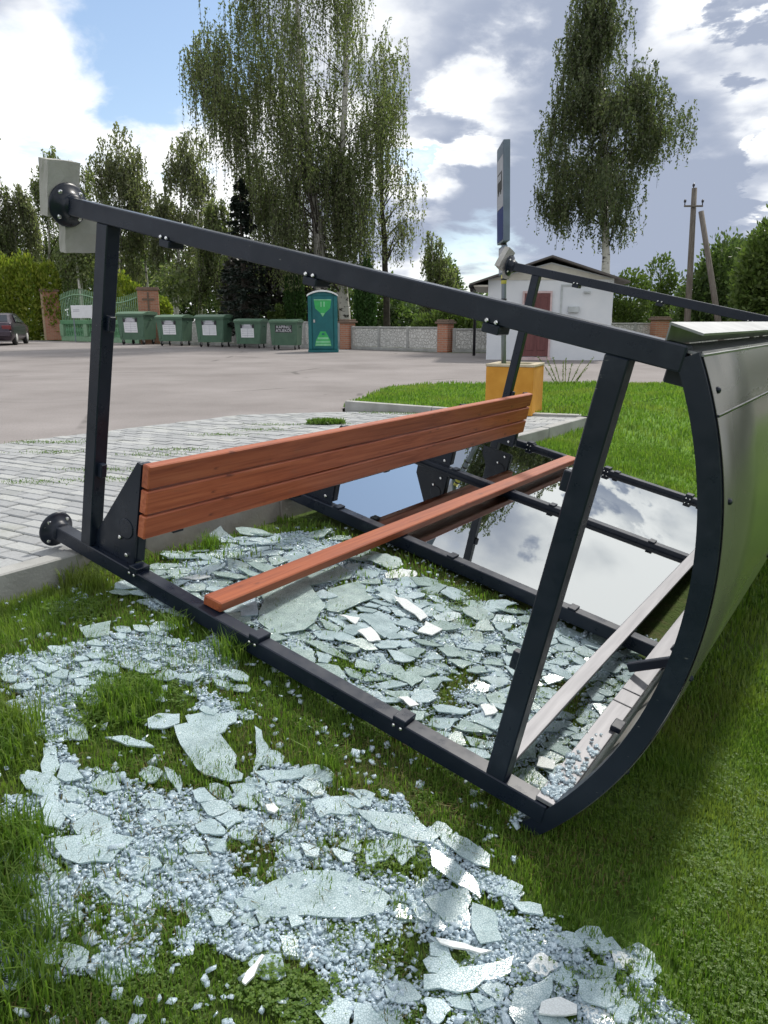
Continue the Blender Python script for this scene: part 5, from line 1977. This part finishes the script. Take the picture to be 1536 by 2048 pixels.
GO = 'broken safety glass on the lawn'
big = [
    ('crazed_glass', 'big leaf-shaped sheet of crazed glass lying crosswise among the crumbs', [(547, 1777), (615, 1756), (693, 1761), (750, 1787), (781, 1808), (766, 1840), (693, 1850), (573, 1847), (521, 1845), (500, 1819)]),
    ('crazed_glass', 'pale tongue-shaped plate of glass standing out on bare grass', [(349, 1469), (374, 1462), (442, 1482), (460, 1505), (472, 1564), (438, 1569), (410, 1564), (374, 1523)]),
    ('crazed_glass', 'small oval piece of glass beside the top of the tongue-shaped plate', [(296, 1450), (319, 1439), (360, 1441), (360, 1460), (328, 1471), (298, 1469)]),
    ('crazed_glass', 'rounded flake of glass touching the head of the tongue-shaped plate', [(371, 1444), (474, 1437), (474, 1455), (433, 1483), (378, 1461)]),
    ('crazed_glass', 'slim upright sliver of glass pointing at the shelter post', [(510, 1469), (524, 1478), (538, 1523), (506, 1564), (513, 1505)]),
    ('crazed_glass', 'narrow boat-shaped sliver of glass over a grassy gap', [(210, 1487), (255, 1485), (310, 1510), (255, 1505)]),
    ('crazed_glass', 'short sliver of glass slanting across a grassy gap', [(328, 1546), (350, 1556), (366, 1580), (360, 1605), (340, 1575)]),
    ('green_glass', 'dull green glass flake lying alone in the grass by the kerb', [(160, 1268), (223, 1255), (219, 1282), (173, 1286)]),
    ('crazed_glass', 'flat shelf of glass beneath the slim sliver', [(506, 1555), (606, 1551), (606, 1569), (538, 1578)]),
    ('crazed_glass', 'long plate forming the top edge of the large glass heap', [(625, 1618), (705, 1610), (712, 1640), (640, 1650)]),
    ('crazed_glass', 'curved plate continuing the top edge of the large glass heap', [(713, 1633), (825, 1646), (878, 1687), (863, 1698), (754, 1671)]),
    ('crazed_glass', 'outermost curved plate on the heap edge facing the fallen roof', [(880, 1671), (934, 1690), (980, 1725), (978, 1750), (940, 1736), (885, 1698)]),
    ('crazed_glass', 'plate overlapped below the outermost curved plate', [(863, 1714), (907, 1736), (956, 1780), (961, 1807), (918, 1785), (863, 1747)]),
    ('crazed_glass', 'jagged toothed piece of glass hanging over dark grass', [(733, 1698), (820, 1693), (831, 1725), (803, 1747), (785, 1722), (771, 1735), (733, 1744)]),
    ('crazed_glass', 'arrow-shaped plate of glass next to a strip of bare grass', [(847, 1812), (880, 1799), (934, 1791), (943, 1812), (938, 1872), (907, 1867), (863, 1834)]),
    ('crazed_glass', 'plate fitted against the arrow-shaped one', [(944, 1818), (983, 1834), (1005, 1899), (961, 1905), (943, 1872)]),
    ('crazed_glass', 'short bar of glass at the heap corner below the curved roof tip', [(1016, 1812), (1081, 1823), (1086, 1845), (1043, 1840)]),
    ('white_glass', 'long white sliver lying in the strip of bare grass', [(871, 1899), (929, 1911), (983, 1927), (961, 1932), (880, 1910)]),
    ('crazed_glass', 'long low plate below the white sliver', [(847, 1970), (918, 1954), (1027, 1927), (1021, 1959), (945, 1997), (847, 2000)]),
    ('crazed_glass', 'tilted square plate beside the brightest piece at the bottom', [(1027, 1992), (1103, 1965), (1097, 2014), (1059, 2041), (1021, 2030)]),
    ('crazed_glass', 'square plate near the bare earth at the bottom', [(1152, 1976), (1223, 1970), (1244, 2008), (1212, 2035), (1163, 2019)]),
    ('white_glass', 'brightest white piece at the bottom edge of the heap', [(1081, 2030), (1119, 2019), (1152, 2035), (1152, 2052), (1076, 2052)]),
    ('crazed_glass', 'flake of glass stranded in grass right of the heap', [(1168, 1899), (1223, 1888), (1244, 1916), (1190, 1921)]),
    ('white_glass', 'small white lump of glass shining on the crumbs', [(532, 1631), (548, 1628), (559, 1640), (550, 1648), (536, 1642)]),
    ('crazed_glass', 'smooth pale plate near the upper corner of the heap', [(109, 1694), (208, 1678), (271, 1689), (224, 1741), (130, 1735)]),
    ('crazed_glass', 'upright-edged plate at the outer border of the heap', [(83, 1616), (110, 1600), (135, 1640), (120, 1670), (88, 1668)]),
    ('crazed_glass', 'finger-shaped plate at the upper corner of the heap', [(88, 1510), (112, 1505), (122, 1545), (100, 1580), (86, 1560)]),
    ('white_glass', 'thin white splinter leaning over clover', [(485, 1990), (525, 1935), (530, 1938), (492, 1995)]),
    ('green_glass', 'broad green plate under the near end of the back slat', [(521, 1197), (601, 1155), (618, 1185), (652, 1231), (610, 1274), (546, 1278), (517, 1252)]),
    ('green_glass', 'green plate beside the middle of the back slat', [(603, 1154), (673, 1138), (711, 1151), (699, 1166), (612, 1183)]),
    ('green_glass', 'dark green plate in the middle of the bay', [(656, 1189), (716, 1176), (749, 1210), (677, 1235), (654, 1229)]),
    ('crazed_glass', 'grey plate with squared edges in the bay', [(724, 1248), (758, 1231), (800, 1269), (770, 1286)]),
    ('white_glass', 'white triangular chip in the bay', [(677, 1244), (720, 1252), (711, 1265)]),
    ('white_glass', 'white four-sided chip lower in the bay', [(715, 1278), (741, 1269), (762, 1297), (737, 1299)]),
    ('white_glass', 'long white chip slanting in the bay', [(787, 1206), (813, 1214), (855, 1248), (842, 1257), (796, 1218)]),
    ('white_glass', 'white slab next to the long slanting chip', [(851, 1257), (885, 1274), (864, 1286), (834, 1278)]),
    ('white_glass', 'bright chip near the foot of the leaning crossbar', [(960, 1428), (985, 1424), (995, 1440), (970, 1448)]),
    ('white_glass', 'bright chip lying on the near post by its clip', [(795, 1412), (815, 1410), (838, 1428), (820, 1432)]),
    ('white_glass', 'white chip close to the eaves beam', [(1075, 1530), (1110, 1540), (1105, 1558), (1072, 1550)]),
]
occupied = []
for mt_, lab, poly_ in big:
    g_ = ground_pts(poly_)
    occupied.append(poly_)
    shard(g_, mt_, lab, GO, lift=.022 if mt_ != 'white_glass' else .036, tilt=(rng.normal(0, .03), rng.normal(0, .03)), th=.0055)
# piece by the slat, its sky reflection painted as a bluish glass colour
shard(ground_pts([(495, 1206), (512, 1200), (517, 1244), (483, 1246)]), 'glass_crumb', 'small bluish piece of glass standing below the near end of the back slat', GO, lift=.03, tilt=(.03, .0))


# cracked-sheet tiling of the remaining glass: Voronoi cells of jittered seeds
def sample_zone(poly_px, spacing, seed, n_try=6000):
    r = np.random.default_rng(seed)
    xs = [p[0] for p in poly_px]
    ys = [p[1] for p in poly_px]
    pts = []
    corner = [at_lawn(x, y) for x, y in poly_px]
    lo = np.min(corner, 0)
    hi = np.max(corner, 0)
    cand = np.stack([r.uniform(lo[0], hi[0], n_try), r.uniform(lo[1], hi[1], n_try)], -1)
    c3 = np.stack([cand[:, 0], cand[:, 1], zlawn(cand[:, 0], cand[:, 1])], -1)
    pp, dep = proj(c3)
    ok = in_poly(pp, poly_px)
    cand = cand[ok]
    keep = []
    loc_sp = spacing * (.55 + .9 * vnoise(cand[:, 0], cand[:, 1], .25, seed))
    for i in range(len(cand)):
        if all((cand[i][0] - cand[j][0]) ** 2 + (cand[i][1] - cand[j][1]) ** 2 > loc_sp[i] ** 2 for j in keep):
            keep.append(i)
    return cand[keep]


def cell(pts, i, stretch, ang, lim):
    ca, sa = math.cos(ang), math.sin(ang)
    T = np.array([[ca / stretch, sa / stretch], [-sa, ca]])
    q = (pts - pts[i]) @ T.T
    d2 = (q ** 2).sum(1)
    nb = np.argsort(d2)[1:14]
    poly_ = [(lim * math.cos(k * .7854 + .3), lim * math.sin(k * .7854 + .3)) for k in range(8)]
    for j in nb:
        m_ = q[j] / 2
        out_ = []
        for k in range(len(poly_)):
            a, b2 = poly_[k], poly_[(k + 1) % len(poly_)]
            fa = (a[0] - m_[0]) * q[j][0] + (a[1] - m_[1]) * q[j][1]
            fb = (b2[0] - m_[0]) * q[j][0] + (b2[1] - m_[1]) * q[j][1]
            if fa <= 0:
                out_.append(a)
            if (fa <= 0) != (fb <= 0):
                u = fa / (fa - fb)
                out_.append((a[0] + u * (b2[0] - a[0]), a[1] + u * (b2[1] - a[1])))
        poly_ = out_
        if len(poly_) < 3:
            return None
    Ti = np.linalg.inv(T)
    return np.array(poly_) @ Ti.T


PLACES = ([(330, 1180, 'by the foot end of the near rear post'), (420, 1110, 'by the kerb below the bench'), (590, 1090, 'by the kerb under the middle of the bench'), (700, 1130, 'behind the back slat beside the second post'),
           (450, 1160, 'against the near end of the back slat'), (580, 1230, 'in front of the back slat'), (760, 1170, 'in front of the back slat near the second post'), (700, 1270, 'in the middle of the smashed bay'),
           (640, 1320, 'along the inner side of the near rear post'), (850, 1250, 'in the bay between second post and white chips'), (800, 1380, 'by the last clip of the near rear post'), (970, 1300, 'left of the leaning crossbar'),
           (930, 1450, 'at the foot of the leaning crossbar'), (1120, 1340, 'right of the leaning crossbar'), (1100, 1480, 'beneath the rear rail'), (1200, 1360, 'between the two long rails')],
          [(80, 1380, 'at the kerb side of the grass'), (330, 1290, 'in the patch below the shelter post'), (440, 1380, 'above the tongue-shaped plate'), (130, 1450, 'beside the tall grass clump'), (120, 1600, 'at the upper corner of the heap'),
           (330, 1640, 'below the tongue-shaped plate'), (560, 1620, 'around the shining white lump'), (820, 1670, 'along the curved heap edge'), (180, 1760, 'at the outer border of the heap'), (400, 1780, 'left of the leaf-shaped sheet'),
           (640, 1720, 'above the leaf-shaped sheet'), (640, 1890, 'below the leaf-shaped sheet'), (250, 1900, 'in the lowest part of the heap'), (900, 1830, 'around the arrow-shaped plate'), (1030, 1800, 'below the curved roof tip'),
           (980, 1960, 'beside the long white sliver'), (1200, 1950, 'near the bare earth beside the heap'), (760, 2000, 'right of the clover patch'), (1300, 2000, 'at the end of the heap on bare earth')])
cand = []
bed = []
for zone, sp_, sd_, stretch, ang_, lim_ in ((ZA, .064, 5, 1.8, R_(15), .075), (ZB2, .046, 6, 1.4, R_(-10), .046), (ZB1, .042, 7, 1.4, R_(0), .040)):
    pts = sample_zone(zone, sp_, sd_)
    for i in range(len(pts)):
        pl_ = cell(pts, i, stretch, ang_ + .5 * (vnoise(pts[i:i + 1, 0], pts[i:i + 1, 1], .5, 1)[0] - .5), lim_)
        if pl_ is None:
            continue
        c3 = np.array([pts[i][0], pts[i][1], float(zlawn(*pts[i]))])
        pp = proj(c3)[0]
        if any(in_poly(pp[None], oc)[0] for oc in occupied):
            continue
        hole_ = any(((pp[0] - hx_) / a) ** 2 + ((pp[1] - hy_) / b2) ** 2 < 1.0 for hx_, hy_, a, b2 in HOLES)
        if hole_ and rng.uniform() < .85:
            continue
        if zone is not ZA and glassiness(c3[None])[0] > .3:
            bed.append((c3, pl_))
        if zone is not ZA and rng.uniform() < .25 + .5 * (vnoise(pts[i:i + 1, 0], pts[i:i + 1, 1], .18, 8)[0] > .5):
            continue
        ar = .5 * abs(np.sum(pl_[:, 0] * np.roll(pl_[:, 1], -1) - np.roll(pl_[:, 0], -1) * pl_[:, 1]))
        dep = proj(c3)[1]
        cand.append((ar / dep ** 2, c3, pl_, zone is ZA))
cand.sort(key=lambda q: -q[0])
# the crazed sheets still lying together under the loose bits
mbb = MB()
for c3, pl_ in bed:
    P3 = np.concatenate([pl_ * .97 + c3[:2], np.full((len(pl_), 1), c3[2])], 1)
    mb, loc = shard(P3, None, None, None, rng.uniform(.004, .009), (rng.normal(0, .03), rng.normal(0, .03)))
    mbb.add([(p[0] + loc[0], p[1] + loc[1], p[2] + loc[2]) for p in mb.v], mb.f)
mbb.build('glass_rubble', MATS['crazed_glass'], None, kind='stuff', label='crazed sheets of safety glass still lying together on the grass')
rubble = MB()
for k, (ar, c3, pl_, inA) in enumerate(cand):
    s = rng.uniform(.72, .98)
    th_ = rng.normal(0, .12)
    R2 = np.array([[math.cos(th_), -math.sin(th_)], [math.sin(th_), math.cos(th_)]])
    pl2 = (pl_ * s) @ R2.T
    P3 = np.concatenate([pl2 + c3[:2], np.full((len(pl2), 1), c3[2])], 1)
    til = (rng.normal(0, .10 if inA else .06), rng.normal(0, .10 if inA else .06))
    white = rng.uniform() < .05
    green = inA and rng.uniform() < .62
    lift = rng.uniform(.010, .026)
    if k < 255:
        mt_ = 'white_glass' if white else 'green_glass' if green else 'crazed_glass'
        px_ = proj(c3)[0]
        place = min(PLACES[0 if inA else 1], key=lambda q: (q[0] - px_[0]) ** 2 + (q[1] - px_[1]) ** 2)[2]
        look = {'white_glass': 'white chip of glass', 'green_glass': 'greenish slab of glass', 'crazed_glass': 'pale crazed piece of glass'}[mt_]
        shard(P3, mt_, look + ' ' + place, look + ' ' + place, lift, til)
    else:
        mb, loc = shard(P3, None, None, None, lift, til)
        rubble.add([(p[0] + loc[0], p[1] + loc[1], p[2] + loc[2]) for p in mb.v], mb.f)
rubble.build('glass_rubble', MATS['crazed_glass'], None, kind='stuff', label='smaller flat glass pieces between the larger ones')


# crumbs: little irregular blocks
def crumbs(P3, size, seed, name, label, mt='glass_crumb'):
    r = np.random.default_rng(seed)
    n = len(P3)
    a = r.uniform(0, 2 * np.pi, n)
    s = size * np.exp(r.normal(0, .35, n))
    X_ = np.stack([np.cos(a), np.sin(a), r.normal(0, .45, n)], -1)
    X_ = unit(X_)
    Z_ = unit(r.normal(0, .38, (n, 3)) + [0, 0, 1])
    Y_ = unit(np.cross(Z_, X_))
    Z_ = np.cross(X_, Y_)
    cor = np.array([[-1, -1, -.34], [1, -1, -.34], [1, 1, -.34], [-1, 1, -.34], [-1, -1, .34], [1, -1, .34], [1, 1, .34], [-1, 1, .34]]) * .5
    jit = 1 + r.normal(0, .22, (n, 8, 3))
    cc = cor[None] * jit * s[:, None, None]
    v_ = P3[:, None] + cc[..., 0:1] * X_[:, None] + cc[..., 1:2] * Y_[:, None] + cc[..., 2:3] * Z_[:, None]
    f_ = np.array([[4, 5, 6, 7], [0, 1, 5, 4], [1, 2, 6, 5], [2, 3, 7, 6], [3, 0, 4, 7]])
    q_ = (np.arange(n)[:, None, None] * 8 + f_[None]).reshape(-1, 4)
    return np_mesh(name, v_.reshape(-1, 3), q_, MATS[mt], None, kind='stuff', label=label)


r = np.random.default_rng(202)


def crumb_field(n, dens, zlo, zhi, size, seed, label, in_a):
    a = np.radians(r.uniform(-50, 45, n))
    rad = np.sqrt(r.uniform(1.0, 4.4 ** 2, n))
    x, y = np.sin(a) * rad, np.cos(a) * rad
    e, d = ed(x, y)
    ok = d > .02
    x, y = x[ok], y[ok]
    P3 = np.stack([x, y, zlawn(x, y)], -1)
    pp, dep = proj(P3)
    g_ = glassiness(P3) * np.where(in_poly(pp, ZA), np.where(pp[:, 1] < 1190, .85, in_a), 1.0)
    ok = r.uniform(0, 1, len(P3)) < g_ * dens
    P3 = P3[ok]
    P3[:, 2] += r.uniform(zlo, zhi, len(P3))
    crumbs(P3, size, seed, 'glass_crumbs', label)


crumb_field(560000, .75, .008, .018, .0062, 203, 'fine bluish crumbs of crushed safety glass over the grass', .5)
crumb_field(100000, .6, .012, .024, .0095, 206, 'coarser bluish white bits of crushed safety glass', .35)
# scattered strays around the heaps
n = 9000
a = np.radians(r.uniform(-50, 45, n))
rad = np.sqrt(r.uniform(1.2, 4.4 ** 2, n))
x, y = np.sin(a) * rad, np.cos(a) * rad
e, d = ed(x, y)
ok = (d > .05) & (d < 2.25) & (e < 2.2) & (r.uniform(0, 1, n) < .55)
P3 = np.stack([x, y, zlawn(x, y) + .015], -1)[ok]
crumbs(P3, .012, 204, 'glass_crumbs', 'stray crumbs of safety glass scattered in the grass')
# crumbs lying on the eaves beam and in the low corner of the roof
uu_ = np.abs(r.normal(0, .16, 220))
vv2 = r.uniform(2.53, 2.60, 220)
P3 = np.array([shw(a_, b_, .056) for a_, b_ in zip(uu_, vv2)])
u2 = np.abs(r.normal(0, .08, 260))
ang2 = A_LO + r.uniform(.02, .11, 260)
P4 = np.array([shw(a_ - .02, RC[0] + (RAD - .004 - rr_) * math.cos(g_), RC[1] + (RAD - .004 - rr_) * math.sin(g_)) for a_, g_, rr_ in zip(u2, ang2, r.uniform(.0, .03, 260))])
k5 = 170
P5 = np.array([shw(r.normal(-.01, .03), RC[0] + (RAD - .062 - q_) * math.cos(g_), RC[1] + (RAD - .062 - q_) * math.sin(g_)) for g_, q_ in zip(A_LO + r.uniform(-.03, .06, k5), r.uniform(0, .02, k5))])
crumbs(np.concatenate([P3, P4, P5]), .009, 205, 'glass_crumbs', 'glass crumbs caught on the low corner of the fallen roof')

# weeds growing in the pavement joints
r = np.random.default_rng(61)
cc = [at(652, 848, 0)] + [at(px_, py_, 0) for px_, py_ in [(60, 885), (130, 885), (60, 965), (110, 905), (200, 940), (225, 960), (350, 900), (440, 870), (520, 860), (560, 850), (300, 910), (760, 826), (820, 828)]]
n = 5200
k = np.where(r.uniform(0, 1, n) < .45, 0, r.integers(1, len(cc), n))
cc = np.array(cc)
p = cc[k][:, :2] + r.normal(0, 1, (n, 2)) * np.where(k == 0, .055, .10)[:, None] * np.array([1.6, .5])
p = p[[bool(q) for q in (np.array([clip_poly([(x0 - .001, y0), (x0 + .001, y0), (x0, y0 + .001)], pv_conv) != [] for x0, y0 in p]))]]
n = len(p)
h = np.where(np.linalg.norm(p - cc[0][:2], axis=1) < .2, r.uniform(.02, .07, n), r.uniform(.004, .02, n))
C = np.stack([p[:, 0], p[:, 1], h * .5], -1)
A = unit(r.normal(0, .5, (n, 3)) + [0, 0, 1])
S = unit(np.cross(A, r.normal(0, 1, (n, 3))))
v_, q_ = leaf_quads(C, A, S, h * 1.2, np.maximum(.006, h * .18))
np_mesh('weeds', v_, q_, MATS['clover'], None, kind='stuff', label='moss and weeds in the joints of the pavement')

SC.render.film_transparent = False
SC.cycles.max_bounces = 8
SC.cycles.transparent_max_bounces = 12
SC.cycles.use_denoising = True
SC.cycles.caustics_reflective = False
